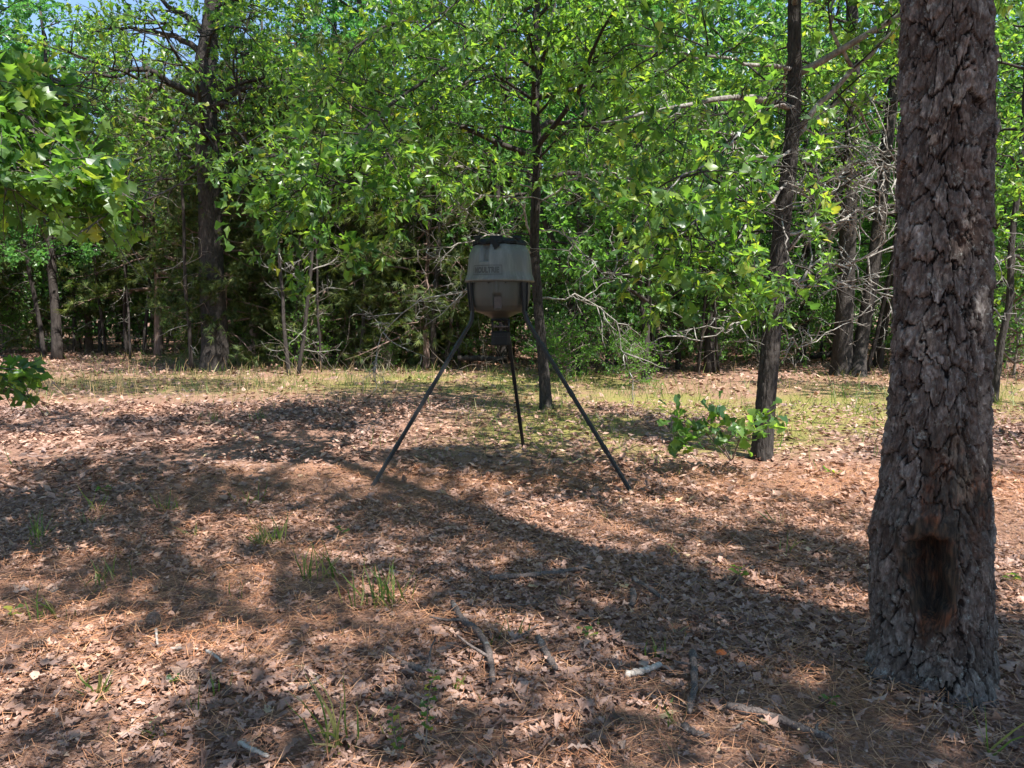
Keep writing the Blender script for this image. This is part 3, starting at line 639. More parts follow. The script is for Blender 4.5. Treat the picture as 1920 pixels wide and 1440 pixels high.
cov = link('cover', b.mesh('cover', M['rubber'], False, fb), feeder); cov['label'] = 'torn crumpled black cover sheet over the lid'
def flap(pts_xz, a0, name='torn_flap'):
    b = Buf(); rr_ = np.random.RandomState(int(abs(a0)*100))
    P_ = []
    for (x, z) in pts_xz:
        r = np.interp(z, [zf(510), zf(470), zf(455)], [0.306, 0.268, 0.262])+0.010+0.012*rr_.rand(); a_ = a0+x/0.27
        P_.append([FX+r*math.cos(a_), FD+r*math.sin(a_), z])
    P_ = np.array(P_); n = len(P_); c_ = P_.mean(0)+np.array([0, -0.012, 0]); nrm_ = np.array([math.cos(a0), math.sin(a0), 0])*0.004
    A_ = np.concatenate([P_, [c_], P_-nrm_, [c_-nrm_]])
    T_ = [[q, (q+1) % n, n] for q in range(n)]+[[(q+1) % n+n+1, q+n+1, 2*n+1] for q in range(n)]
    Q_ = [[q, q+n+1, (q+1) % n+n+1, (q+1) % n] for q in range(n)]
    b.add(A_, Q_, T_); link(name, b.mesh(name, M['rubber'], False, fb), cov)
flap([(-.055, zf(447)), (.055, zf(447)), (.055, zf(459)), (.035, zf(461)), (.030, zf(466)), (.012, zf(469)), (-.012, zf(473)), (-.030, zf(465)), (-.05, zf(459))], -PI/2-0.10)
flap([(-.05, zf(446)), (.06, zf(446)), (.05, zf(452)), (.02, zf(456)), (-.03, zf(452))], -PI/2+0.62)
flap([(-.05, zf(446)), (.05, zf(446)), (.04, zf(453)), (-.01, zf(456)), (-.04, zf(453))], -PI/2-0.85)
# legs
def beam(buf, pts, w=0.034, d=0.026):
    pts = np.asarray(pts, float); n = len(pts); t = nrmA(np.gradient(pts, axis=0)); a = []
    rad_ = nrm((pts[-1]-fc)*np.array([1, 1, 0])); side = np.array([-rad_[1], rad_[0], 0])
    V = []
    for q in range(n):
        o_ = nrm(np.cross(t[q], side))
        for (s1, s2) in ((-1, -1), (1, -1), (1, 1), (-1, 1)): V.append(pts[q]+side*s1*w/2+o_*s2*d/2)
    Q_ = [[4*q+k, 4*q+(k+1) % 4, 4*q+4+(k+1) % 4, 4*q+4+k] for q in range(n-1) for k in range(4)]+[[3, 2, 1, 0], [4*n-4, 4*n-3, 4*n-2, 4*n-1]]
    buf.add(V, Q_)
legs = [((884, 532), (886, 583), (883, 604), (693, 918), -0.13, G(693, 918)), ((980, 533), (983, 583), (991, 606), (1188, 926), -0.20, G(1188, 926)), ((937, 533), (944, 583), (950, 606), (982, 843), 0.285, G(982, 843))]
for (c0, c1, c2, c3, dyy, foot) in legs:
    foot = foot.copy(); foot[2] = ghf(foot[0], foot[1])-0.01
    a0 = P(c0[0], c0[1], FD+dyy); a1 = P(c1[0], c1[1], FD+dyy); a2 = P(c2[0], c2[1], FD+dyy*1.15)
    b = Buf(); beam(b, smooth_path([a1+np.array([0, 0, .02]), a1, a2, a2+(foot-a2)*0.06], 10)); 
    lg = link('leg', b.mesh('leg', M['metal'], False, fb), feeder)
    b = Buf(); beam(b, [a2+(foot-a2)*0.055, a2+(foot-a2)*0.5, foot], 0.034, 0.026); link('lower_tube', b.mesh('lower_tube', M['metal'], False, fb), lg)
    for f_ in (0.14, 0.42, 0.74):
        b = Buf(); q = a2+(foot-a2)*f_; d_ = nrm(foot-a2)*0.035; beam(b, [q-d_, q+d_], 0.040, 0.032); link('coupling', b.mesh('coupling', M['metal'], False, fb), lg)
        b = Buf(); tube(b, [q+np.array([0, -.024, 0]), q+np.array([0, -.012, 0])], 0.006, 6); link('bolt', b.mesh('bolt', M['metal'], False, fb), lg)
    # channel that hugs the hopper
    out = nrm(np.array([a0[0]-FX, a0[1]-FD, 0])); sd_ = np.array([-out[1], out[0], 0])
    b = Buf()
    top_ = np.array([FX, FD, 0])+out*0.305; top_[2] = zf(531); bot_ = np.array([a1[0], a1[1], a1[2]+0.0])+out*0.005
    for s_ in (-1, 1):
        V = [top_+sd_*s_*.036, top_+sd_*s_*.036+out*.022, bot_+sd_*s_*.020+out*.018, bot_+sd_*s_*.020-out*.01]
        V2 = [v_+sd_*s_*.005 for v_ in V]; b.add(V+V2, [[0, 1, 2, 3], [7, 6, 5, 4], [0, 4, 5, 1], [1, 5, 6, 2], [2, 6, 7, 3], [3, 7, 4, 0]])
    V = [top_+sd_*.034+out*.004, top_-sd_*.034+out*.004, bot_-sd_*.018, bot_+sd_*.018]; V2 = [v_+out*.006 for v_ in V]
    b.add(V+V2, [[0, 1, 2, 3], [7, 6, 5, 4], [0, 4, 5, 1], [1, 5, 6, 2], [2, 6, 7, 3], [3, 7, 4, 0]])
    link('bracket', b.mesh('bracket', M['metal'], False, fb), lg)
# spinner and motor box
mx_ = P(939, 630, FD)[0]; mc = np.array([mx_, FD, 0])
mb_ = thing('m', '', 'x'); bpy.data.objects.remove(mb_)
b = Buf(); zt_, zb_ = zf(621), zf(647)
hw_ = 0.088
for (ax_, ay_) in ((0, -1),):
    pass
V = [];
for z_, w_ in ((zb_, hw_), (zb_+.012, hw_+.003), (zt_-.012, hw_+.003), (zt_, hw_-.004)):
    for k in range(16):
        a_ = (k+.5)/16*2*PI; ca, sa = math.cos(a_), math.sin(a_); m_ = (abs(ca)**5+abs(sa)**5)**(-1/5); V.append([mx_+w_*ca*m_, FD+w_*sa*m_, z_])
Q_ = [[16*q+k, 16*q+(k+1) % 16, 16*q+16+(k+1) % 16, 16*q+16+k] for q in range(3) for k in range(16)]
b.add(V, Q_); b.add(V[:16]+[[mx_, FD, zb_]], None, [[(k+1) % 16, k, 16] for k in range(16)]); b.add(V[48:]+[[mx_, FD, zt_]], None, [[k, (k+1) % 16, 16] for k in range(16)])
mo = link('motor_box', b.mesh('motor_box', M['rubber'], False, fb), feeder); mo['label'] = 'black square motor box under the hopper'
b = Buf(); box(b, (mx_, FD-.094, (zt_+zb_)/2+.02), (.15, .006, .004)); link('seam', b.mesh('seam', M['metal'], False, fb), mo)
for (sx_, sy_) in ((-1, -1), (1, -1), (1, 1), (-1, 1)):
    b = Buf(); tube(b, [(mx_+sx_*.078, FD+sy_*.078, zf(599)), (mx_+sx_*.078, FD+sy_*.078, zt_-.003)], 0.008, 8); link('post', b.mesh('post', M['metal'], True, fb), feeder)
b = Buf(); lathe(b, [(0, zf(597)), (.088, zf(597.5)), (.09, zf(601)), (.06, zf(602.5)), (0, zf(602.5))], 32, mc); link('collar', b.mesh('collar', M['rubber'], True, fb), feeder)
b = Buf(); lathe(b, [(0, zf(612)), (.072, zf(611)), (.074, zf(613.5)), (0, zf(615))], 32, mc)
for k in range(4):
    a_ = k*PI/2+.3; box(b, (mx_+.05*math.cos(a_), FD+.05*math.sin(a_), zf(609.5)), (.012, .012, .02))
tube(b, [(mx_, FD, zf(603)), (mx_, FD, zt_-.002)], 0.014, 10); link('spinner', b.mesh('spinner', M['stick'], False, fb), feeder)

# ================================================================== NEAR TREES
leafm_oak = [tmesh('leaf', T, M['leaf_oak']) for T in T_BJ]
leafm_big = [tmesh('leaf', T, M['leaf_oak']) for T in T_BIG]
def near_tree(name, label, ctrl, radii, limbs, auto, seed, bark, leafsize, fol, dead=(), nobj=300, cat='tree', kw=None, nleafmesh=leafm_oak, tmpls=T_MID, leafmat='leaf_oak', nz=240, nth=72, flare=1.35, cell=.035, amp=.012, clip=None, limbmat=None):
    rng = np.random.RandomState(seed); base = np.array(ctrl[0], float); base[2] = ghf(base[0], base[1])
    t = thing(name, label, cat, base)
    c0 = [list(c) for c in ctrl]; c0[0] = [base[0], base[1], base[2]-0.06]
    me, pts, rr_ = trunk_mesh('trunk', c0, radii, bark, nth, nz, cell, amp, flare, seed, base); tr_ = link('trunk', me, t)
    twb = Buf(); LV = Leaves(); allb = []
    for (lc, r0) in limbs:
        p_ = smooth_path(lc, 14); p_[2:] += rng.randn(12, 3)*0.02; allb.append((p_, r0, lc))
    za, zb2, nl, L0, el = auto
    for k in range(nl):
        z = za+(zb2-za)*(k+.5)/nl; q = pts[np.argmin(abs(pts[:, 2]-z))]; a_ = k*2.4+rng.rand()
        Lk = L0*(1.15-0.6*(z-za)/(zb2-za+.1))*(0.75+0.5*rng.rand())
        p_ = walk(rng, q, (math.cos(a_)*math.cos(el), math.sin(a_)*math.cos(el), math.sin(el)), Lk, 9, 0.13, -0.035); allb.append((p_, 0.012+0.012*Lk, None))
    for p_, r0, _ in allb:
        b_ = Buf(); tube(b_, p_, np.linspace(r0, r0*0.25, len(p_)), 7); link('limb', b_.mesh('limb', limbmat or bark, True, base), t)
        Lk = np.linalg.norm(np.diff(p_, axis=0), axis=1).sum()
        kk = dict(fol); kk['nsec'] = max(3, int(fol['nsec']*Lk/2)); foliate(rng, p_, twb, LV, size=leafsize, **kk)
    for dl in dead:
        b_ = Buf(); dead_limb(rng, b_, *dl); o_ = link('dead_branch', b_.mesh('dead_branch', M['deadwood'], True, base), t); o_['label'] = 'bare pale twisting dead branch'
    if twb.n: link('twigs', twb.mesh('twigs', bark, True, base), t, kind='stuff')
    if LV.p:
        pos, ax, nm, s = LV.get()
        if clip is not None:
            k = clip(pos, rng); pos, ax, nm, s = pos[k], ax[k], nm[k], s[k]
        if nobj:
            pk = pick(pos, s*(0.9+0.2*rng.rand(len(s))), nobj); leaf_objects(t, base, pos[pk], ax[pk], nm[pk], s[pk], nleafmesh, rng); pos, ax, nm, s = pos[~pk], ax[~pk], nm[~pk], s[~pk]
        fbf = Buf(); scatter_mix(fbf, pos, ax, nm, s, tmpls, rng); link('crown', fbf.mesh('crown', M[leafmat], False, base), t, kind='stuff')
        print(name, len(s), 'leaves')
    return t
FOL = dict(nsec=7, lsec=1.1, ntw=5, ltw=0.42, nleaf=12)
# tree behind the feeder
D2 = G(1025, 768)[1]
c2 = [G(1025, 768), P(1018, 680, D2), P(1008, 560, D2), P(1002, 450, D2), P(1008, 300, D2), P(1003, 200, D2), P(1008, 100, D2), P(1004, -20, D2), P(1000, -200, D2)]
lim2 = [([P(1005, 250, D2), P(900, 236, D2-.5), P(800, 258, D2-1.2), P(690, 300, D2-2), P(600, 380, D2-2.8)], 0.025),
        ([P(1004, 190, D2), P(880, 120, D2-1.5), P(740, 190, D2-3.2), P(650, 300, D2-4.4), P(590, 470, D2-5)], 0.028),
        ([P(1004, 200, D2), P(900, 150, D2-1.5), P(780, 230, D2-3.4), P(680, 330, D2-4.6), P(570, 330, D2-5.2)], 0.022),
        ([P(1004, 130, D2), P(850, 40, D2-1), P(700, 60, D2-2.2), P(600, 200, D2-3.2)], 0.028),
        ([P(1006, 300, D2), P(1080, 240, D2-1), P(1180, 260, D2-2), P(1250, 340, D2-2.6)], 0.022),
        ([P(1004, 220, D2), P(1100, 120, D2-1), P(1200, 100, D2-1.8), P(1300, 180, D2-2.2)], 0.022),
        ([P(1010, 150, D2), P(1030, 60, D2), P(1042, -30, D2+.2), P(1050, -150, D2)], 0.033),
        ([P(1004, 330, D2), P(930, 300, D2-1.4), P(860, 330, D2-2.6), P(790, 400, D2-3.2)], 0.017),
        ([P(1004, 100, D2), P(950, 0, D2-1.5), P(900, -20, D2-3), P(820, 40, D2-4.4)], 0.022)]
dead2 = [([P(995, 440, D2), P(965, 372, D2-.3), P(900, 366, D2-.6), P(835, 352, D2-.9)], .022, 9, .7),
         ([P(1000, 480, D2), P(940, 440, D2-.5), P(870, 455, D2-.9), P(780, 470, D2-1.2)], .016, 10, .6),
         ([P(1003, 540, D2), P(880, 543, D2+.4), P(800, 560, D2+.6), P(720, 620, D2+.8), P(700, 690, D2+1)], .018, 14, .7),
         ([P(1008, 430, D2), P(1060, 440, D2-.4), P(1120, 500, D2-.8), P(1170, 540, D2-1)], .016, 10, .6),
         ([P(1010, 560, D2), P(1080, 560, D2+.2), P(1150, 600, D2+.3), P(1180, 700, D2+.3)], .016, 12, .7),
         ([P(1010, 380, D2), P(1090, 330, D2-.4), P(1170, 330, D2-.7), P(1260, 380, D2-.9)], .016, 10, .6),
         ([P(1004, 360, D2), P(940, 330, D2), P(840, 300, D2), P(760, 320, D2)], .016, 8, .6)]
near_tree('oak_tree', 'slim dark oak with low leafy limbs rising directly behind the feeder', c2, [.088, .078, .070, .068, .064, .060, .054, .046, .035], lim2, (3.6, 8.5, 20, 2.4, .35), 21, M['bark_dark'], 0.115, dict(FOL, nsec=9), dead2, 300, tmpls=T_LO3,
          clip=lambda p_, r_: ~((p_[:, 2] < 2.9) & (abs(p_[:, 0]) < 1.3) & (p_[:, 1] > 8)))
# right leaning oak
def clip3(p_):
    u, v, y = project(p_); ut = np.interp(v, [0, 150, 280, 400, 560, 700, 858], [1490, 1490, 1483, 1468, 1452, 1440, 1428])
    return ~((np.abs(u-ut) < 34) & (v < 500)) & ~((u > 1560) & (v > 200)) & (v < 610)
D3 = G(1428, 858)[1]
c3 = [G(1428, 858), P(1440, 700, D3), P(1452, 560, D3), P(1468, 400, D3), P(1483, 280, D3), P(1490, 150, D3), P(1490, 0, D3), P(1500, -200, D3)]
lim3 = [([P(1500, 238, D3), P(1560, 170, D3-.1), P(1640, 90, D3-.2), P(1710, 30, D3-.2), P(1800, -60, D3)], 0.034),
        ([P(1486, 130, D3), P(1420, 118, D3-.5), P(1340, 110, D3-1), P(1260, 100, D3-1.3), P(1180, 80, D3-1.6)], 0.022),
        ([P(1484, 280, D3), P(1420, 330, D3-1), P(1330, 400, D3-1.9), P(1270, 440, D3-2.4)], 0.017),
        ([P(1478, 340, D3), P(1400, 420, D3-.9), P(1350, 480, D3-1.8), P(1300, 520, D3-2.4)], 0.015),
        ([P(1490, 200, D3), P(1420, 210, D3-1), P(1330, 300, D3-2), P(1240, 360, D3-2.6)], 0.019),
        ([P(1466, 400, D3), P(1470, 470, D3-.8), P(1490, 520, D3-1.3), P(1510, 540, D3-1.5)], 0.009),
        ([P(1600, 130, D3), P(1560, 60, D3-.3), P(1570, 0, D3-.3), P(1580, -60, D3-.3)], 0.022)]
dead3 = [([P(1500, 300, D3), P(1560, 330, D3+.2), P(1620, 300, D3+.3), P(1690, 330, D3+.3)], .018, 16, .7),
         ([P(1478, 440, D3), P(1560, 420, D3+.2), P(1620, 390, D3+.4), P(1700, 400, D3+.4)], .02, 16, .7),
         ([P(1470, 520, D3), P(1540, 540, D3+.2), P(1600, 530, D3+.3), P(1670, 560, D3+.4)], .014, 16, .6),
         ([P(1480, 360, D3), P(1530, 370, D3-.2), P(1590, 350, D3-.2), P(1650, 370, D3-.1)], .014, 14, .6),
         ([P(1466, 410, D3), P(1400, 300, D3-.2), P(1350, 230, D3-.3), P(1280, 215, D3-.4)], .013, 9, .6),
         ([P(1460, 305, D3-.1), P(1400, 295, D3-.3), P(1370, 240, D3-.4)], .016, 7, .5),
         ([P(1478, 470, D3), P(1540, 390, D3+.1), P(1600, 330, D3+.2), P(1680, 300, D3+.2)], .02, 14, .7),
         ([P(1500, 240, D3), P(1560, 255, D3+.1), P(1630, 285, D3+.1), P(1690, 280, D3)], .013, 14, .6),
         ([P(1465, 570, D3), P(1520, 500, D3+.2), P(1600, 490, D3+.3), P(1680, 460, D3+.3)], .02, 14, .6),
         ([P(1462, 610, D3), P(1500, 650, D3+.2), P(1560, 620, D3+.4), P(1640, 580, D3+.5)], .011, 10, .5),
         ([P(1455, 560, D3), P(1400, 590, D3-.2), P(1330, 640, D3-.3), P(1260, 620, D3-.4)], .012, 10, .5)]
near_tree('oak_tree', 'leaning black barked oak on the right, between the feeder and the big pine', c3, [.096, .094, .088, .078, .068, .062, .056, .048], lim3, (3.2, 7.5, 13, 1.9, .4), 22, M['bark_dark'], 0.105, dict(FOL, nsec=8, lsec=.9), dead3, 300, tmpls=T_LO3, limbmat=M['bark_lit'], clip=lambda p_, r_: clip3(p_))
# left-hand foreground branch: its tree stands outside the picture
c4 = [np.array([-4.6, 3.4, 0]), np.array([-4.65, 3.45, 1.5]), np.array([-4.55, 3.5, 3.2]), np.array([-4.4, 3.6, 5.5])]
lim4 = [([np.array([-4.55, 3.5, 3.0]), P(-300, 90, 4.2), P(-120, 160, 4.3), P(40, 200, 4.3), P(150, 330, 4.2), P(225, 400, 4.1)], .03),
        ([np.array([-4.55, 3.5, 2.9]), P(-260, 200, 4.0), P(-100, 280, 3.9), P(30, 320, 3.9), P(120, 360, 3.9)], .025),
        ([np.array([-4.5, 3.5, 3.3]), P(-250, 60, 4.4), P(-80, 110, 4.6), P(60, 130, 4.7), P(130, 200, 4.7)], .025),
        ([np.array([-4.5, 3.5, 1.6]), P(-300, 560, 3.9), P(-180, 650, 4.2), P(-60, 710, 4.2)], .02)]
def clip4(p_, r_):
    u, v, y = project(p_); return (u < 90+np.clip((v-90), 0, 330)*0.42+40*r_.rand(len(u))) & ((v < 440) | (u < 62)) & ((v > 670) | (v < 425+(u-100)*.1)) & ((v > 105) | (u < -20) | (v < -30)) & (v < 742)
near_tree('oak_tree', 'oak just outside the left edge reaching in with big bright pointed leaves', c4, [.16, .14, .12, .1], lim4, (3.6, 6.5, 6, 1.6, .5), 23, M['bark_grey'], 0.115, dict(nsec=13, lsec=.6, ntw=5, ltw=0.32, nleaf=9, t0=.42), (), 280, nleafmesh=leafm_big, clip=clip4)
# right edge: thin bright oak beyond the pine
D5 = 13.5
c5 = [np.array([P(1872, 600, D5)[0], D5, 0]), P(1876, 650, D5), P(1893, 560, D5), P(1897, 450, D5), P(1915, 300, D5), P(1925, 100, D5), P(1930, -80, D5)]
near_tree('oak_tree', 'thin dark sapling oak behind the big pine at the right edge', c5, [.06, .055, .05, .045, .04, .03, .02], [], (2.4, 7.5, 14, 1.7, .3), 24, M['bark_dark'], 0.12, dict(FOL, nsec=6), [([P(1860, 580, 4.5), P(1900, 600, 4.5), P(1940, 650, 4.5)], .006, 6, .25), ([P(1850, 470, 4.5), P(1890, 500, 4.6), P(1930, 520, 4.6)], .006, 6, .2)], 150, nz=100, nth=24)
# big oak on the left
def clipA(p_, r_):
    u, v, y = project(p_); n = len(u); k = np.ones(n, bool)
    for lc in [[(383, 185), (330, 160), (268, 128), (215, 145), (150, 135)], [(385, 105), (340, 72), (290, 62), (230, 52)], [(390, 70), (350, 30), (310, 5)], [(392, 200), (420, 195), (450, 185), (440, 120), (470, 20)], [(388, 260), (388, 0)], [(395, 215), (470, 160), (560, 190)]]:
        for (a0, b0), (a1, b1) in zip(lc[:-1], lc[1:]):
            t_ = np.clip(((u-a0)*(a1-a0)+(v-b0)*(b1-b0))/((a1-a0)**2+(b1-b0)**2), 0, 1); k &= ~((np.hypot(u-a0-t_*(a1-a0), v-b0-t_*(b1-b0)) < 12) & (r_.rand(n) < .75))
    return k & ~((np.hypot((u-300)/70, (v-95)/55) < 1) & (r_.rand(n) < .45))
DA = G(400, 690)[1]
cA = [G(400, 690), P(402, 620, DA), P(397, 500, DA), P(393, 380, DA), P(388, 250, DA), P(385, 130, DA), P(392, 60, DA), P(400, -40, DA), P(398, -200, DA)]
limA = [([P(383, 185, DA), P(330, 160, DA-.5), P(268, 128, DA-1), P(215, 145, DA-1.4), P(150, 135, DA-2)], .12),
        ([P(385, 105, DA), P(340, 72, DA), P(290, 62, DA), P(230, 52, DA-.5), P(170, 60, DA-1)], .10),
        ([P(390, 70, DA), P(350, 30, DA), P(310, 5, DA), P(250, -60, DA)], .12),
        ([P(392, 70, DA), P(420, 30, DA), P(440, -20, DA), P(470, -90, DA)], .13),
        ([P(392, 200, DA), P(420, 195, DA-.5), P(450, 185, DA-.8), P(440, 120, DA-1), P(470, 20, DA-1)], .07),
        ([P(395, 215, DA), P(470, 160, DA-1), P(560, 190, DA-1.6), P(640, 195, DA-2)], .08),
        ([P(385, 300, DA), P(320, 290, DA-1), P(240, 300, DA-2), P(180, 300, DA-3)], .06),
        ([P(392, 260, DA), P(440, 250, DA-2), P(480, 280, DA-3), P(540, 300, DA-3.5)], .05),
        ([P(392, 260, DA), P(370, 240, DA-2), P(330, 250, DA-3.4), P(300, 260, DA-4)], .05)]
near_tree('oak_tree', 'large old oak with thick crooked limbs at the left back of the clearing', cA, [.38, .35, .32, .30, .29, .28, .22, .18, .14], limA, (5.2, 12.5, 16, 4.2, .25), 25, M['bark_dark'], 0.17, dict(nsec=5, lsec=1.9, ntw=6, ltw=0.7, nleaf=11, rsec=.03), (), 120, limbmat=M['bark_dark'], clip=lambda p_, r_: clipA(p_, r_), tmpls=T_LO3, nz=220, nth=64, cell=.07, amp=.02, flare=1.25)
# the two dark trunks behind the right side
DB = G(1580, 702)[1]
cB = [G(1578, 702), P(1582, 600, DB), P(1588, 480, DB), P(1594, 340, DB), P(1600, 210, DB), P(1598, 60, DB), P(1600, -100, DB)]
limB = [([P(1600, 215, DB), P(1640, 170, DB), P(1690, 128, DB), P(1760, 80, DB)], .09), ([P(1590, 440, DB), P(1560, 350, DB-1), P(1500, 300, DB-2), P(1440, 330, DB-2.6)], .06)]
near_tree('oak_tree', 'upright dark oak trunk left of its leaning twin, behind the right side of the clearing', cB, [.25, .21, .19, .18, .16, .13, .10], limB, (4.0, 11, 14, 3.4, .2), 26, M['bark_dark'], 0.16, dict(nsec=5, lsec=1.6, ntw=5, ltw=0.6, nleaf=10, rsec=.03), (), 0, tmpls=T_LO3, nz=120, nth=40, cell=.06, amp=.02)
cB2 = [G(1608, 704), P(1615, 640, DB), P(1635, 520, DB), P(1650, 400, DB), P(1665, 250, DB), P(1690, 60, DB), P(1700, -100, DB)]
near_tree('oak_tree', 'leaning dark oak trunk beside the upright one, just left of the big pine', cB2, [.19, .16, .15, .14, .13, .11, .08], [], (4.0, 11, 12, 3.2, .2), 27, M['bark_dark'], 0.16, dict(nsec=5, lsec=1.6, ntw=5, ltw=0.6, nleaf=10, rsec=.03), (), 0, tmpls=T_LO3, nz=120, nth=40, cell=.06, amp=.02)

# ================================================================== FOREST
def forest_proto(seed, H, r, z0, L0, nl, leaf, T, lm, bark, el=.25, nleaf=9, nsec=4, ntw=5, lsec=1.3, wobble=.35):
    rng = np.random.RandomState(seed); b_ = Buf(); k = 9
    pts = np.array([[wobble*math.sin(i*.9+seed)*.3*i/4, wobble*math.cos(i*1.2+seed*2)*.3*i/4, H*i/8] for i in range(9)]); pts[0][2] = -.3; ps = smooth_path(pts, 18)
    tube(b_, ps, np.linspace(r, r*.25, 18)*(1+.5*np.exp(-np.arange(18)/1.0)), 9)
    LV = Leaves(); tw = Buf()
    for q in range(nl):
        z = z0+(H-z0)*(q+.5)/nl; c_ = ps[np.argmin(abs(ps[:, 2]-z))]; a_ = q*2.4+rng.rand()
        Lk = L0*(1.15-.75*(z-z0)/(H-z0))*(.7+.6*rng.rand()); p_ = walk(rng, c_, (math.cos(a_), math.sin(a_), el), Lk, 6, .14, -.03)
        tube(b_, p_, np.linspace(.015+.012*Lk, .008, 7), 5); foliate(rng, p_, tw, LV, nsec, lsec, ntw, .6, nleaf, leaf, .2, rsec=.02, ksides=3)
    if tw.n: b_.add(np.concatenate(tw.V), np.concatenate(tw.Q))
    f_ = Buf(); scatter(f_, *LV.get(), T); print('proto', seed, len(np.concatenate(LV.s)))
    return b_.mesh('trunk', bark, True), f_.mesh('crown', lm, False)
PR_OAK = [forest_proto(51, 10, .13, 2.6, 3.0, 26, .17, T_DIA, M['leaf_mid'], M['bark_far'], nleaf=13),
          forest_proto(52, 13, .18, 3.6, 3.4, 26, .19, T_DIA, M['leaf_far'], M['bark_far'], nleaf=13),
          forest_proto(53, 7, .07, 1.6, 2.2, 22, .15, T_DIA, M['leaf_mid'], M['bark_far'], nleaf=12),
          forest_proto(54, 16, .22, 5.0, 3.8, 26, .21, T_DIA, M['leaf_far'], M['bark_far'], nleaf=13)]
PR_CED = [forest_proto(61, 7.5, .10, 1.1, 2.5, 40, .27, T_SPR, M['cedar'], M['bark_cedar'], el=-.02, nleaf=11, ntw=4, lsec=.95),
          forest_proto(62, 10, .14, 1.8, 2.8, 44, .28, T_SPR, M['cedar'], M['bark_cedar'], el=-.02, nleaf=11, ntw=4, lsec=1.0)]
PR_BUSH = [forest_proto(71, 2.0, .02, .15, 1.1, 16, .085, T_DIA, M['bush'], M['brushwood'], el=.6, nleaf=10, lsec=.5, ntw=4)]
def plant(pr, x, y, s, rz, name, label, cat, group=None, sz=1.0):
    t = thing(name, label, cat, (x, y, ghf(x, y)), group); t.rotation_euler = (0, 0, rz); t.scale = (s, s, s*sz)
    link('trunk', pr[0], t); link('crown', pr[1], t, kind='stuff'); return t
rf = np.random.RandomState(12)
def PX(u, D): return (u-960)/FPX*D*1.003
taken = []
hand = [  # u, D, proto, scale, name, label, cat
 (300, 29, PR_CED[1], 1.1, 'cedar_tree', 'dark feathery cedar left of the large old oak', 'tree'),
 (480, 26, PR_CED[1], 1.05, 'cedar_tree', 'dull green cedar right of the large old oak with drooping sprays', 'tree'),
 (80, 34.0, PR_CED[1], 1.15, 'cedar_tree', 'cedar with a reddish bare lower trunk near the left edge', 'tree'),
 (660, 24.5, PR_CED[1], .95, 'cedar_tree', 'shaded cedar midway between the large old oak and the feeder', 'tree'),
 (800, 21.5, PR_CED[0], .9, 'cedar_tree', 'brownish green cedar directly left of the feeder', 'tree'),
 (570, 27.0, PR_CED[1], 1.1, 'cedar_tree', 'tall cedar behind the bright green bush', 'tree'),
 (190, 31, PR_OAK[2], 1.0, 'young_oak', 'young tree with a low bright leaf spray at the far left', 'tree'),
 (-60, 29, PR_CED[0], 1.1, 'cedar_tree', 'pale green cedar cut by the left edge', 'tree'),
 (1090, 19.0, PR_OAK[0], .9, 'young_oak', 'straight young oak seen just right of the feeder tree', 'tree'),
 (1210, 17.0, PR_OAK[2], 1.1, 'young_oak', 'low leafy sapling halfway between feeder and leaning oak', 'tree'),
 (1330, 20.0, PR_OAK[0], 1.0, 'young_oak', 'bright leafed young oak behind the left side of the leaning oak', 'tree'),
 (1500, 23.5, PR_OAK[0], 1.0, 'young_oak', 'leafy oak filling the gap right behind the leaning oak', 'tree'),
 (940, 23.0, PR_OAK[0], 1.05, 'young_oak', 'leafy oak whose crown shows above the feeder', 'tree'),
 (1800, 21.0, PR_OAK[0], 1.0, 'young_oak', 'oak hidden partly behind the big pine trunk', 'tree'),
 (1960, 19.0, PR_OAK[0], 1.0, 'young_oak', 'bright oak crown filling the right edge', 'tree'),
 (740, 28.0, PR_OAK[1], 1.0, 'forest_oak', 'tall oak rising behind the shaded cedar', 'tree'),
 (520, 30, PR_OAK[1], 1.0, 'forest_oak', 'tall oak behind the right side of the large old oak', 'tree'),
 (1110, 26, PR_OAK[1], 1.0, 'forest_oak', 'tall oak behind the straight young oak', 'tree'),
 (1420, 29, PR_OAK[1], 1.0, 'forest_oak', 'tall oak behind the leaning oak', 'tree'),
 (-45, 24, PR_OAK[1], .85, 'forest_oak', 'broad oak crown at the top left corner', 'tree'),
 (360, 33, PR_CED[1], 1.1, 'cedar_tree', 'dark cedar directly behind the large old oak', 'tree'),
 (560, 26.5, PR_CED[0], 1.0, 'cedar_tree', 'low dark cedar left of the bright green bush', 'tree'),
 (730, 23.0, PR_CED[0], .95, 'cedar_tree', 'low shaded cedar behind the low green bush', 'tree'),
 (880, 24.5, PR_CED[0], .95, 'cedar_tree', 'dark cedar directly behind the feeder', 'tree'),
 (1150, 22.5, PR_CED[0], .85, 'cedar_tree', 'shaded cedar behind the bare brush right of the feeder', 'tree'),
 (424, 22.6, PR_CED[0], .8, 'cedar_tree', 'cedar with a pinkish slim trunk against the right side of the large old oak', 'tree'),
 (230, 42, PR_OAK[3], 1.0, 'forest_oak', 'far tall oak closing the gap left of the large old oak', 'tree'),
 (330, 46, PR_OAK[3], 1.0, 'forest_oak', 'far tall oak directly behind the crooked limbs of the large old oak', 'tree'),
 (640, 33, PR_OAK[3], 1.0, 'forest_oak', 'tall far oak closing the sky between the large old oak and the feeder', 'tree'),
 (30, 36, PR_OAK[3], 1.1, 'forest_oak', 'very tall far oak behind the left edge foliage', 'tree'),
 (110, 27, PR_OAK[1], .95, 'forest_oak', 'tall oak near the upper left corner', 'tree'),
 (-90, 30, PR_OAK[3], .95, 'forest_oak', 'very tall oak at the left edge', 'tree'),
 (170, 33.0, PR_CED[1], 1.0, 'cedar_tree', 'distant cedar left of the young tree with the bright spray', 'tree')]
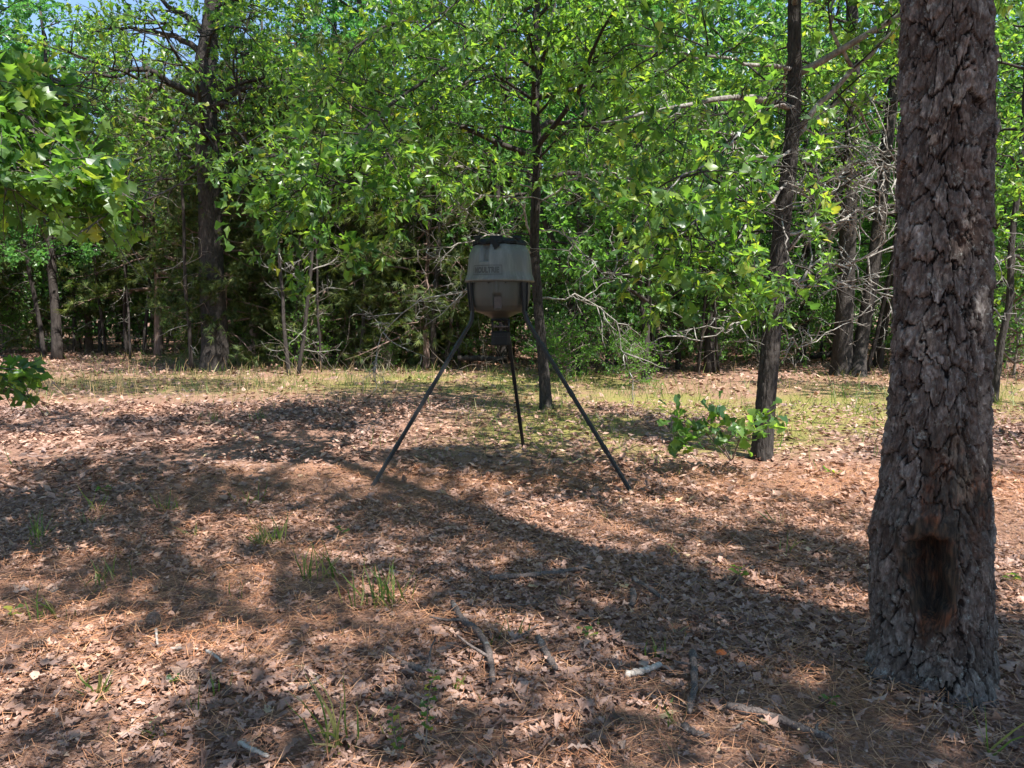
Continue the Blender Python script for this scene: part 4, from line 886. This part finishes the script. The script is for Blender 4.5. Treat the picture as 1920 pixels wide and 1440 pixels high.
for q, (u, D, pr, s, nm_, lb, ct) in enumerate(hand):
    x = PX(u, D); plant(pr, x, D, s, q*1.7, nm_, lb, ct); taken.append((x, D))
n_ = 0
for _ in range(4000):
    if n_ >= 190: break
    D = 24+38*rf.rand(); x = (rf.rand()*2-1)*(D*.75+5)
    if 0 < 960+x/D*FPX < 540 and D < 31: continue
    if min((x-a)**2+(D-b)**2 for a, b in taken) < 2.7**2: continue
    taken.append((x, D)); n_ += 1
    k = rf.rand(); uu_ = 960+x/D*FPX
    if 190 < uu_ < 400 and D < 52: k = .4
    if k < .28 and D < 45 and x < 2: plant(PR_CED[rf.randint(2)], x, D, .8+.5*rf.rand(), rf.rand()*6, 'cedar_tree', 'dark cedar deep in the woods behind the clearing', 'tree', 'cedars in the woods behind the clearing')
    elif k < .5: plant(PR_OAK[2], x, D, .8+.6*rf.rand(), rf.rand()*6, 'young_oak', 'thin young leafy tree deep in the woods behind the clearing', 'tree', 'young trees in the woods behind the clearing')
    else: plant(PR_OAK[[0, 1, 3][rf.randint(3)]], x, D, .85+.35*rf.rand(), rf.rand()*6, 'forest_oak', 'tall leafy oak deep in the woods behind the clearing', 'tree', 'oaks in the woods behind the clearing')
# bare thin trunks at the edge of the wood
def pole_proto(seed, H, r):
    rng = np.random.RandomState(seed); b_ = Buf(); p_ = walk(rng, (0, 0, -.2), (.05*rng.randn(), .05*rng.randn(), 1), H, 12, .05, .05)
    tube(b_, p_, np.linspace(r, r*.45, 13), 9)
    d_ = Buf()
    for _ in range(9):
        a, bb = at(p_, .12+.7*rng.rand()); q = walk(rng, a, nrm(rng.randn(3)*[1, 1, .3]), .5+1.0*rng.rand(), 6, .22, -.02); tube(d_, q, np.linspace(.012, .003, 7), 4)
        for _ in range(4):
            a2, b2 = at(q, .2+.8*rng.rand()); tube(d_, walk(rng, a2, nrm(b2+.9*rng.randn(3)), .35, 4, .25, 0), np.linspace(.005, .0015, 5), 3)
    return b_.mesh('trunk', M['bark_far'], True), d_.mesh('dead_twigs', M['deadwood'], True)
PR_POLE = [pole_proto(s_, 7.5, r_) for s_, r_ in ((81, .06), (82, .09), (83, .045), (84, .12))]
named = [(85, 28, 1, 'reddish bare trunk near the left edge below the cedar'), (140, 31, 0, 'thin dark trunk second from the left edge'), (360, 21.3, 0, 'thin trunk close on the left of the large old oak base'),
         (245, 27, 2, 'thin upright trunk above the sunlit grass at left'), (555, 22.5, 2, 'thin pale trunk left of the bright green bush'),
         (620, 24, 3, 'dark trunk rising out of the bright green bush'), (705, 24, 3, 'thick dark trunk right of the bright green bush'), (815, 21, 1, 'dark trunk in the brush left of the feeder leg'),
         (870, 26, 2, 'pale crooked stem seen behind the left feeder leg'), (1092, 19.5, 3, 'dark trunk right of the feeder tree'), (1135, 21, 0, 'thin dark trunk in the bare brush right of the feeder'),
         (1215, 18.2, 1, 'dark trunk at the clearing edge behind the right feeder leg'), (1245, 20, 0, 'thin trunk beside the dark one behind the right feeder leg'), (1272, 21, 1, 'mossy trunk midway between the feeder and the leaning oak'),
         (1330, 22, 2, 'thin grey stem in sparse brush left of the leaning oak'), (1505, 24, 1, 'pale grey trunk just right of the leaning oak'), (1540, 27, 0, 'thin trunk left of the paired dark trunks')]
for u, D, k, lb in named:
    t = thing('bare_tree', lb, 'tree', (PX(u, D), D, ghf(PX(u, D), D))); t.rotation_euler = (0, 0, u*.7); link('trunk', PR_POLE[k][0], t); link('dead_twigs', PR_POLE[k][1], t, kind='stuff')
for _ in range(110):
    D = 19.5+16*rf.rand()**1.2; u = rf.rand()*1960-20; x = PX(u, D)
    if 18 > D or (u < 540 and D < 29): continue
    k = rf.randint(3); t = thing('bare_tree', 'thin dark leafless stem in the thicket behind the clearing', 'tree', (x, D, ghf(x, D)), 'thin stems in the thicket'); s_ = .6+.5*rf.rand()
    t.rotation_euler = (0, 0, rf.rand()*6); t.scale = (s_, s_, s_); link('trunk', PR_POLE[k][0], t); link('dead_twigs', PR_POLE[k][1], t, kind='stuff')
# the far woods, too deep to tell one tree from the next
FB = Buf(); n = 52000; x = (rf.rand(n)*2-1)*75; y = 62+20*rf.rand(n); hz = 13+5*fbm(x*.15, y*.15, 5, 2); z = hz*rf.rand(n)**1.25
kp = vn(x*.5, z*.6+y*.3, 61) > .30+.02*z/3; x, y, z = x[kp], y[kp], z[kp]; n = len(x)
scatter(FB, np.stack([x, y, z], -1), rf.randn(n, 3), np.array([0, -.3, .8])+.5*rf.randn(n, 3), .45+.35*rf.rand(n), T_DIA)
fw = link('far_woods', FB.mesh('far_woods', M['leaf_far'], False), kind='stuff'); tag(fw, 'mass of distant woods closing the view behind all the trees', 'woods')
# tangled brush
BB = Buf()
for _ in range(600):
    D = 19+14*rf.rand(); u = rf.rand()*1980-30
    if u < 540 and D < 30: D += 11
    x = PX(u, D); p_ = walk(rf, (x, D, ghf(x, D)), (rf.randn(), .5*rf.randn(), .9+.8*rf.rand()), .5+1.6*rf.rand(), 5, .28, -.02)
    tube(BB, p_, np.linspace(.008, .003, 6), 3, False)
    for _ in range(3):
        a, bb = at(p_, .2+.8*rf.rand()); tube(BB, walk(rf, a, nrm(bb+.9*rf.randn(3)), .5*rf.rand()+.2, 4, .25, 0), np.linspace(.004, .0015, 5), 3, False)
br = link('brush', BB.mesh('brush', M['brushwood'], True), kind='stuff'); tag(br, 'tangle of thin bare brown brush at the edge of the woods', 'brush')
# bushes
for (u, D, s, lb) in ((600, 22.3, .85, 'bright green leafy bush in front of the dark cedars'), (730, 21.5, .35, 'low green bush right of the bright larger one'), (20, 30, .8, 'green bush at the far left under the cedar'),
                      (1180, 15.5, .5, 'small leafy shrub with bare twigs right of the feeder tree'), (1060, 17.5, .6, 'green shrub behind the foot of the feeder tree'), (1380, 24, .9, 'sunlit shrub in the brush left of the leaning oak'), (1690, 24, .9, 'shrub behind the paired dark trunks'), (1885, 22, .8, 'bright shrub between the pine and the right edge'),
  (130, 33, 1.0, 'shrub deep in the shade at the left'), (330, 31, .9, 'sunlit shrub seen behind the foot of the large old oak'), (470, 29, .8, 'dark shrub right of the foot of the large old oak'), (850, 27, .9, 'leafy shrub behind the left feeder leg'), (980, 28, 1.0, 'leafy shrub behind the motor box of the feeder'), (1250, 27, 1.0, 'leafy shrub behind the thin trunks right of the feeder'), (1540, 31, 1.0, 'shrub between the leaning oak and the paired trunks'), (1790, 30, 1.1, 'shrub behind the big pine trunk')):
    plant(PR_BUSH[0], PX(u, D), D, s, u, 'bush', lb, 'bush')
PR_BUSH.append(forest_proto(72, 3.2, .03, .25, 1.5, 20, .11, T_DIA, M['leaf_mid'], M['brushwood'], el=.35, nleaf=12, lsec=.6, ntw=4))
for q, (u, D, s, lb) in enumerate(((1070, 18.5, .8, 'leafy understory bush at the right of the feeder tree foot'), (1150, 19.5, .9, 'understory bush with hanging leaves behind the right feeder leg'), (1250, 21, 1.0, 'dense understory bush midway between feeder and leaning oak'), (1340, 20.5, .95, 'understory bush just left of the leaning oak'),
     (1490, 22, .95, 'understory bush just right of the leaning oak'), (1650, 24.5, 1.1, 'understory bush right behind the paired dark trunks'), (1750, 22, 1.1, 'understory bush behind the big pine'), (1900, 18.5, 1.0, 'bright understory bush at the right edge'), (1860, 25, 1.3, 'taller understory bush right of the big pine'),
     (780, 25, 1.0, 'shaded understory bush left of the feeder'), (560, 23.5, .7, 'leafy low bush left of the bright green bush'), (680, 24.5, .9, 'leafy bush just right of the bright green bush'), (835, 22.5, .8, 'leafy bush beside the left feeder leg'), (200, 35, 1.3, 'faint leafy bush far beyond the left clearing'), (420, 34, 1.2, 'leafy bush far behind the foot of the large old oak'), (900, 26.5, 1.2, 'understory bush behind the feeder barrel'), (1010, 24, 1.0, 'understory bush directly behind the feeder tree'), (1560, 27, 1.2, 'understory bush deep between leaning oak and paired trunks'), (100, 31, 1.2, 'understory bush deep at the far left'), (500, 31, 1.1, 'understory bush deep behind the left cedars'), (1420, 26, 1.2, 'tall understory bush deep behind the leaning oak'), (240, 33, 1.2, 'understory bush behind the sunlit grass at left'))):
    plant(PR_BUSH[1], PX(u, D), D, s, q*1.3, 'understory_bush', lb, 'bush')
# fallen log at the edge
def log_thing(name, label, cat, ctrl, r, m, k=10, seed=0, subs=0):
    rng = np.random.RandomState(seed); c_ = smooth_path(ctrl, 22); base = c_[0].copy(); c_[1:-1] += rng.randn(20, 3)*r*.10
    t = thing(name, label, cat, base); b_ = Buf(); rr_ = np.linspace(r, r*.7, 22)*(1+.13*rng.randn(22)); rr_[0] *= .75; rr_[-1] *= .7; tube(b_, c_, rr_, k); o_ = link('wood', b_.mesh('wood', m, True, base), t)
    for _ in range(subs):
        a, d_ = at(c_, .2+.7*rng.rand()); b_ = Buf(); q = walk(rng, a, nrm(d_*.6+np.array([rng.randn(), rng.randn(), .25])), r*(5+5*rng.rand()), 4, .15, 0); tube(b_, q, np.linspace(r*.45, r*.2, 5), 6); link('side_twig', b_.mesh('side_twig', m, True, base), t)
    return t
log_thing('fallen_log', 'dark fallen log at the wood edge behind the feeder', 'log', [P(858, 672, 20.5), P(900, 671, 20.5), P(945, 673, 20.4)], .09, M['bark_dark'])
log_thing('fallen_log', 'dark low log pile piece left of the paired trunks', 'log', [P(1520, 668, 24), P(1560, 664, 24), P(1600, 666, 24)], .12, M['bark_dark'])
def sticks(lst):
    for q, (pts, r, m, lb, subs) in enumerate(lst):
        log_thing('stick', lb, 'stick', [GP(u, v, r*.9+.034) for u, v in pts], r*1.15, M[m], 9, q+30, subs)
sticks([
 ([(848, 1145), (868, 1180), (897, 1202), (916, 1242), (925, 1298)], .017, 'stick', 'long crooked grey stick lying in the needles at bottom centre', 2),
 ([(918, 1098), (980, 1094), (1055, 1086), (1112, 1074)], .015, 'stick', 'straight weathered stick lying crosswise nearest the feeder', 1),
 ([(1008, 1213), (1022, 1240), (1042, 1274)], .016, 'stick', 'short thick stick right of the long crooked one', 0),
 ([(1172, 1284), (1205, 1277), (1240, 1264)], .014, 'stick_pale', 'bleached pale chunk of wood among the dry leaves', 0),
 ([(1298, 1240), (1302, 1300), (1292, 1358)], .014, 'stick', 'straight dark stick pointing at the camera, left of the pine', 1),
 ([(755, 1262), (795, 1275), (835, 1281)], .013, 'stick', 'dark short stick left of the long crooked one', 2),
 ([(1186, 1098), (1212, 1115), (1243, 1138)], .013, 'stick', 'dark stick slanting in the pine shadow', 1),
 ([(1186, 1122), (1188, 1140), (1184, 1152)], .016, 'stick', 'stubby lichen grey wood piece by the slanting stick', 0),
 ([(1362, 1345), (1430, 1362), (1490, 1382), (1560, 1412)], .015, 'stick', 'long dark stick at the bottom edge left of the pine', 1),
 ([(1280, 1384), (1300, 1396), (1330, 1402)], .012, 'stick', 'broken brown stick end at the bottom edge', 0),
 ([(293, 1193), (296, 1224)], .006, 'stick_pale', 'short pale twig pointing at the camera in the left foreground', 0),
 ([(388, 1236), (402, 1244), (416, 1256)], .007, 'stick_pale', 'whitish bent twig in the left foreground', 0),
 ([(320, 1232), (345, 1230), (372, 1233)], .007, 'stick_pale', 'white lichen covered twig left of the bent twig', 0),
 ([(448, 1413), (475, 1427), (505, 1440)], .008, 'stick_pale', 'pale twig at the bottom edge in the left half', 0),
 ([(951, 1222), (980, 1205), (1010, 1185)], .006, 'stick', 'thin dark twig crossing between the two thick sticks', 0),
 ([(880, 1148), (950, 1150), (1010, 1143)], .005, 'stick', 'thin twig lying crosswise above the crooked stick', 0),
 ([(560, 1310), (580, 1303), (604, 1283)], .009, 'stick', 'curled brown bark strip in the left foreground', 0)])
# mushroom, cones
g_ = GP(1352, 1236, .02); mth = thing('mushroom', 'tiny bright orange mushroom cap among needles left of the pine', 'mushroom', g_)
b = Buf(); lathe(b, [(0, g_[2]+.024), (.014, g_[2]+.022), (.023, g_[2]+.014), (.024, g_[2]+.010), (.018, g_[2]+.009), (0, g_[2]+.011)], 20, g_); link('cap', b.mesh('cap', M['mush'], True, g_), mth)
b = Buf(); tube(b, [g_-np.array([0, 0, .03]), g_+np.array([0, 0, .011])], .005, 8); link('stem', b.mesh('stem', M['stick_pale'], True, g_), mth)
def cone(u, v, lb, rot):
    g_ = GP(u, v, .034); t = thing('pine_cone', lb, 'pine cone', g_); t.rotation_euler = (1.35, 0, rot)
    b = Buf(); tube(b, [(0, 0, -.035), (0, 0, 0), (0, 0, .035)], [.010, .012, .004], 8); link('core', b.mesh('core', M['cone'], True), t)
    b = Buf(); n = 70
    for k in range(n):
        f_ = k/n; a_ = k*2.4; r_ = .027*math.sin(PI*(.15+.75*f_))+.006; z_ = -.035+.07*f_; d_ = np.array([math.cos(a_), math.sin(a_), .45]); s_ = np.array([-math.sin(a_), math.cos(a_), 0])*.009
        o_ = np.array([0, 0, z_]); t_ = o_+d_*r_; b.add([o_-s_*.4, o_+s_*.4, t_+s_, t_-s_, t_+d_*.003+np.array([0, 0, -.004])], [[0, 1, 2, 3]], [[2, 4, 3], [0, 4, 1]])
    o_ = link('scales', b.mesh('scales', M['cone'], False), t); o_['kind'] = 'stuff'
cone(288, 1172, 'open pine cone in the sunlit needles of the left foreground', .4); cone(352, 1283, 'half buried pine cone in the shade nearest the bottom left', 1.2); cone(72, 1226, 'dark pine cone near the left edge', 2.2)
# grass tufts
def tuft(u, v, n, h_, lb, m='grass', spread=.05, wdt=.035, seed=0, lean=.35):
    rng = np.random.RandomState(seed+int(u)); g_ = GP(u, v); t = thing('grass_tuft', lb, 'grass tuft', g_)
    bl = []
    for k in range(n):
        q = walk(rng, np.array([spread*rng.randn(), spread*rng.randn()*.6, 0]), (lean*rng.randn(), lean*rng.randn(), 1), h_*(.45+.75*rng.rand()), 6, .10, -.06)
        side = nrm(np.cross(nrm(q[-1]-q[0]), rng.randn(3)))*(wdt*.12*(.7+.6*rng.rand())); w_ = np.array([1, 1, .95, .8, .6, .35, .05])[:, None]
        b_ = Buf(); b_.add(np.concatenate([q-side*w_, q+side*w_]), [[i_, i_+1, 7+i_+1, 7+i_] for i_ in range(6)]); link('blade', b_.mesh('blade', M[m], True), t)
for q in [(720, 1135, 42, .26, 'bushiest green grass tuft left of the long crooked stick', .09), (598, 1085, 22, .26, 'wispy grass tuft in the middle left of the foreground', .05), (512, 1020, 20, .25, 'thin arching grass tuft above the wispy one', .06),
          (318, 960, 12, .2, 'sunlit light green grass tuft in the left half', .04), (180, 960, 6, .26, 'tall narrow green blades standing alone at left', .02), (75, 1012, 16, .22, 'dark green tuft beside a large dry leaf at the left edge', .04),
          (85, 1165, 8, .20, 'few long arching blades near the left edge', .05), (112, 1160, 7, .16, 'short blades right beside the long arching ones', .03), (180, 1305, 10, .15, 'small upright tuft in the lower left shade', .02),
          (205, 1085, 14, .14, 'low dark tuft in the shade at left', .05), (630, 1410, 16, .30, 'pale straggly tuft at the bottom edge', .04), (1240, 1238, 16, .10, 'small dense green tuft left of the orange mushroom', .03),
          (400, 790, 14, .3, 'sunlit weed clump in the bright meadow at left', .10), (486, 790, 14, .32, 'upright green weed clump on the sunlit ground left of the feeder', .08), (462, 945, 12, .22, 'thin tuft in the shade left of the feeder leg', .05),
          (1855, 1425, 5, .24, 'long broad green blade arching at the bottom right', .02), (1130, 1180, 3, .09, 'pale young shoots between the centre sticks', .02), (740, 1075, 6, .09, 'small green shoots above the bushiest tuft', .03),
          (990, 800, 8, .14, 'small tuft beside the back feeder leg', .05), (1135, 975, 6, .10, 'small shoots left of the right feeder foot', .03), (1240, 950, 6, .10, 'small shoots right of the right feeder foot', .03)]:
    tuft(*q[:5], spread=q[5], lean=.3)
rt_ = np.random.RandomState(5)
for k in range(22):
    u_, v_ = 40+rt_.rand()*1500, 930+rt_.rand()*470
    tuft(u_, v_, 4+rt_.randint(6), .07+.10*rt_.rand(), 'small green grass shoots poking through the leaf litter', spread=.03, lean=.4, seed=k)
for o_ in COL.objects:
    if o_.get('label') == 'small green grass shoots poking through the leaf litter': o_['group'] = 'small grass shoots in the leaf litter'
# seedlings with broad leaves
def seedling(u, v, h_, n, ls, lb, T=leafm_oak, seed=0, name='seedling', stem_m='brushwood', up=.6, spread=.25):
    rng = np.random.RandomState(seed); g_ = GP(u, v); t = thing(name, lb, 'seedling', g_)
    st = walk(rng, (0, 0, 0), (spread*rng.randn(), spread*rng.randn(), 1), h_, 5, .12, 0); b_ = Buf(); tube(b_, st, np.linspace(.004, .0015, 6), 5); link('stem', b_.mesh('stem', M[stem_m], True), t)
    ps = np.array([at(st, .3+.7*(k+.5)/n)[0] for k in range(n)]); ax = np.array([[math.cos(k*2.4), math.sin(k*2.4), up*rng.rand()] for k in range(n)]); nm = np.array([0, 0, 1.0])+.35*rng.randn(n, 3)
    leaf_objects(t, np.zeros(3), ps, ax, nm, ls*(.7+.5*rng.rand(n)), T, rng)
seedling(1384, 1092, .10, 5, .075, 'small green oak seedling in the pine shadow', seed=1)
seedling(1110, 1205, .09, 6, .045, 'little bright seedling between the two short sticks', seed=2)
seedling(1545, 1328, .06, 6, .045, 'tiny green seedling close to the pine base', seed=3)
seedling(1560, 890, .03, 5, .10, 'flat green leaves low on the ground left of the pine', seed=4)
seedling(1888, 1095, .08, 5, .07, 'green seedling at the right edge beside the pine', seed=5)
seedling(640, 1005, .05, 3, .06, 'lone small green leaf sprig below the left feeder foot', seed=6)
seedling(185, 925, .05, 4, .10, 'flat pale green leaf cluster behind the tall blades', seed=7)
seedling(20, 1160, .05, 4, .06, 'two leaved sprout by the left edge', seed=8)
seedling(330, 1285, .04, 6, .035, 'tiny yellow green sprout in the left foreground', seed=9)
seedling(795, 1420, .30, 26, .03, 'feathery green weed at the bottom edge', seed=10); seedling(745, 1432, .22, 18, .028, 'second feathery weed left of the taller one at the bottom edge', seed=12)
# big leaved sapling before the leaning oak
rs_ = np.random.RandomState(77); g_ = GP(1372, 866); sap = thing('oak_sapling', 'low oak sapling with broad glossy leaves in front of the leaning oak', 'sapling', g_)
stems = [[(1372, 866, 0), (1345, 835, -.25), (1312, 800, -.5), (1280, 790, -.7), (1240, 765, -.9)], [(1372, 866, 0), (1350, 820, -.3), (1350, 790, -.5), (1340, 765, -.6)], [(1372, 866, 0), (1390, 820, -.4), (1420, 790, -.7), (1455, 770, -.8)], [(1372, 866, 0), (1385, 830, -.5), (1400, 810, -.9), (1440, 805, -1.1)], [(1345, 835, -.25), (1300, 830, -.7), (1285, 828, -.8)]]
PL = []; AL = []
for s_ in stems:
    p_ = smooth_path([P(u, v, g_[1]+dd) for u, v, dd in s_], 14); b_ = Buf(); tube(b_, p_, np.linspace(.008, .003, 14), 6); link('stem', b_.mesh('stem', M['brushwood'], True, g_), sap)
    for k in range(21):
        q, d_ = at(p_, .35+.65*rs_.rand()); PL.append(q+rs_.randn(3)*.05); AL.append(d_*.6+rs_.randn(3)*.8+np.array([0, 0, .1]))
PL = np.array(PL); leaf_objects(sap, g_, PL, np.array(AL), np.array([0, -.5, .8])+.5*rs_.randn(len(PL), 3), 0.155*(.6+.6*rs_.rand(len(PL))), leafm_oak, rs_)

# ================================================================== TREES OUTSIDE THE PICTURE THAT SHADE THE CLEARING
CL = []      # shade spots on the ground: picture u, v, half width, half height (px), crown height, density
CL += [(1120, 1050, 190, 28, 8, .9), (1290, 1075, 110, 18, 8, .7), (980, 1075, 110, 20, 8, .7), (700, 960, 130, 22, 9, .8), (120, 905, 330, 60, 8, 1.3), (360, 930, 190, 40, 8, 1.2), (60, 790, 120, 30, 9, .9),
       (110, 1100, 240, 45, 8, .9), (330, 1090, 150, 22, 8, .6), (850, 1010, 230, 40, 9, .9), (760, 940, 160, 35, 9, .8), (850, 1110, 120, 25, 8, .6),
       (1380, 1010, 150, 16, 9, .7), (1540, 960, 90, 14, 9, .5), (1500, 1050, 200, 40, 9, .9), (1420, 1120, 110, 22, 9, .7), (1560, 1260, 180, 70, 7, .9), (1850, 1250, 120, 100, 7, .9),
       (1030, 1290, 130, 36, 8, .9), (850, 1400, 200, 30, 8, .8), (330, 1345, 270, 32, 8, .9), (1130, 1370, 130, 35, 8, .7), (1560, 1400, 220, 40, 7, .8),
       (950, 860, 180, 30, 9, .8), (1150, 1180, 100, 25, 8, .5), 
       (1800, 860, 120, 30, 9, .6), (250, 720, 260, 16, 10, .8)]
rdp = np.random.RandomState(31)
for _ in range(46):
    v_ = 860+560*rdp.rand(); u_ = 1640*rdp.rand(); q_ = .45+.75*rdp.rand(); CL.append((u_, v_, q_*(v_-560)*.16, q_*(v_-560)*.035, 7.5+1.5*rdp.rand(), .7+.5*rdp.rand()))
rc = np.random.RandomState(9); cot = 1/math.tan(SUN_EL); clumps = []
for (u, v, ru, rv, Hc, dn) in CL:
    g1 = G(u, v); d1 = G(u, v-rv)[1]-g1[1]; d2 = g1[1]-G(u, v+rv)[1]; ry = (d1+d2)/2; rx = ru/FPX*g1[1]
    clumps.append((g1[0]+Hc*cot*SUN_H[0], g1[1]+Hc*cot*SUN_H[1], Hc, rx, max(.3, ry), dn))
def shade_point(pt, Hc, rx, ry, dn=1.0):
    k = (Hc-pt[2])*cot; clumps.append((pt[0]+k*SUN_H[0], pt[1]+k*SUN_H[1], Hc, rx, ry, dn))
shade_point(np.array([FX, FD, 1.75]), 8.0, .75, .55, 1.3); shade_point(np.array([FX, FD, 1.2]), 9.0, .6, .5, 1.0)
shade_point(np.array([1.75, 2.8, .55]), 7.0, .75, .5, 1.2); shade_point(np.array([1.58, 2.8, 1.3]), 7.2, .38, .45, 1.2); shade_point(np.array([1.6, 2.8, 2.7]), 7.5, .35, .3, 1.2)
shade_point(np.array([2.95, 8.3, 1.5]), 9, .22, .7, 1.2); shade_point(np.array([2.95, 8.3, 3.6]), 10, .4, .8, 1.2); shade_point(np.array([.4, 12.2, 1.5]), 10, .5, .8, 1.0)
shade_point(np.array([-8.3, DA, 2.5]), 13, 1.6, 2.0, .8); shade_point(np.array([-8.4, DA, 7]), 14, 1.4, 2.0, .8)
hosts = [(6.8, -2.2, 11), (-7.0, 0.5, 11), (1.5, -6.0, 12), (10.5, 4.8, 12), (-10.5, 6.0, 12)]
hl = ['tall oak standing behind the camera to the right', 'tall oak left of the camera outside the picture', 'tall oak behind the camera', 'tall oak right of the clearing outside the picture', 'tall oak left of the clearing outside the picture']
ob = []
for hi, (hx, hy, hh) in enumerate(hosts):
    t = thing('shade_oak', hl[hi], 'tree', (hx, hy, ghf(hx, hy))); bs = np.array([hx, hy, ghf(hx, hy)]); ob.append((t, bs, Buf(), Buf()))
    b_ = Buf(); tube(b_, smooth_path([(hx, hy, -.2), (hx+.1, hy, 4), (hx, hy+.1, 8), (hx, hy, hh+1)], 20), np.linspace(.24, .07, 20), 12); link('trunk', b_.mesh('trunk', M['bark_grey'], True, bs), t)
for (cx_, cy_, cz_, rx, ry, dn) in clumps:
    k = int(np.argmin([(hx-cx_)**2+(hy-cy_)**2 for hx, hy, hh in hosts])); hx, hy, hh = hosts[k]; t, bs, wbf, lbf = ob[k]
    pth = smooth_path([(hx, hy, min(cz_-.5, hh)), ((hx+cx_)/2, (hy+cy_)/2, cz_+.35), (cx_, cy_, cz_)], 14); pth[1:] += rc.randn(13, 3)*.05; tube(wbf, pth, np.linspace(.05, .015, 14), 6)
    n = int(rx*ry*PI*dn*270); r_ = np.sqrt(rc.rand(n))*(1+.25*rc.randn(n)*.6); a_ = rc.rand(n)*2*PI
    pos = np.stack([cx_+rx*r_*np.cos(a_), cy_+ry*r_*np.sin(a_), cz_+.45*rc.randn(n)], -1)
    hol_ = vn(pos[:, 0]*2.3, pos[:, 1]*2.3, 55+k); kp = hol_ > .30; pos = pos[kp]; n = len(pos)
    for _ in range(6):
        q = pos[rc.randint(n)] if n else np.array([cx_, cy_, cz_]); tube(wbf, [np.array([cx_, cy_, cz_]), (q+np.array([cx_, cy_, cz_+.1]))/2, q], [.012, .008, .004], 4, False)
    scatter(lbf, pos, rc.randn(n, 3), np.array([0, 0, 1.0])+.5*rc.randn(n, 3), .13+.07*rc.rand(n), T_DIA)
for (t, bs, wbf, lbf) in ob:
    # the crown on the far side from the clearing
    n = 2500; c_ = bs+np.array([np.sign(bs[0])*2.5 if abs(bs[0]) > 3 else 0, -2.5, 8.5]); pos = c_+rc.randn(n, 3)*np.array([1.6, 1.6, 1.6]); kk = np.ones(n, bool)
    uu, vv_, yy = project(pos); kk = ~((yy > 0) & (uu > -30) & (uu < 1950) & (vv_ > -30)); pos = pos[kk]; n = len(pos)
    scatter(lbf, pos, rc.randn(n, 3), np.array([0, 0, 1.0])+.5*rc.randn(n, 3), .15+.08*rc.rand(n), T_DIA)
    link('limbs', wbf.mesh('limbs', M['bark_grey'], True, bs), t, kind='stuff'); link('crown', lbf.mesh('crown', M['leaf_mid'], False, bs), t, kind='stuff')
tri = {}
for o_ in bpy.data.objects:
    if o_.type == 'MESH': tri[o_.data.name] = sum(len(p_.vertices)-2 for p_ in o_.data.polygons) if len(o_.data.polygons) < 2000 else int(len(o_.data.loops)-2*len(o_.data.polygons))
print('unique triangles', sum(tri.values()), 'objects', len(bpy.data.objects))
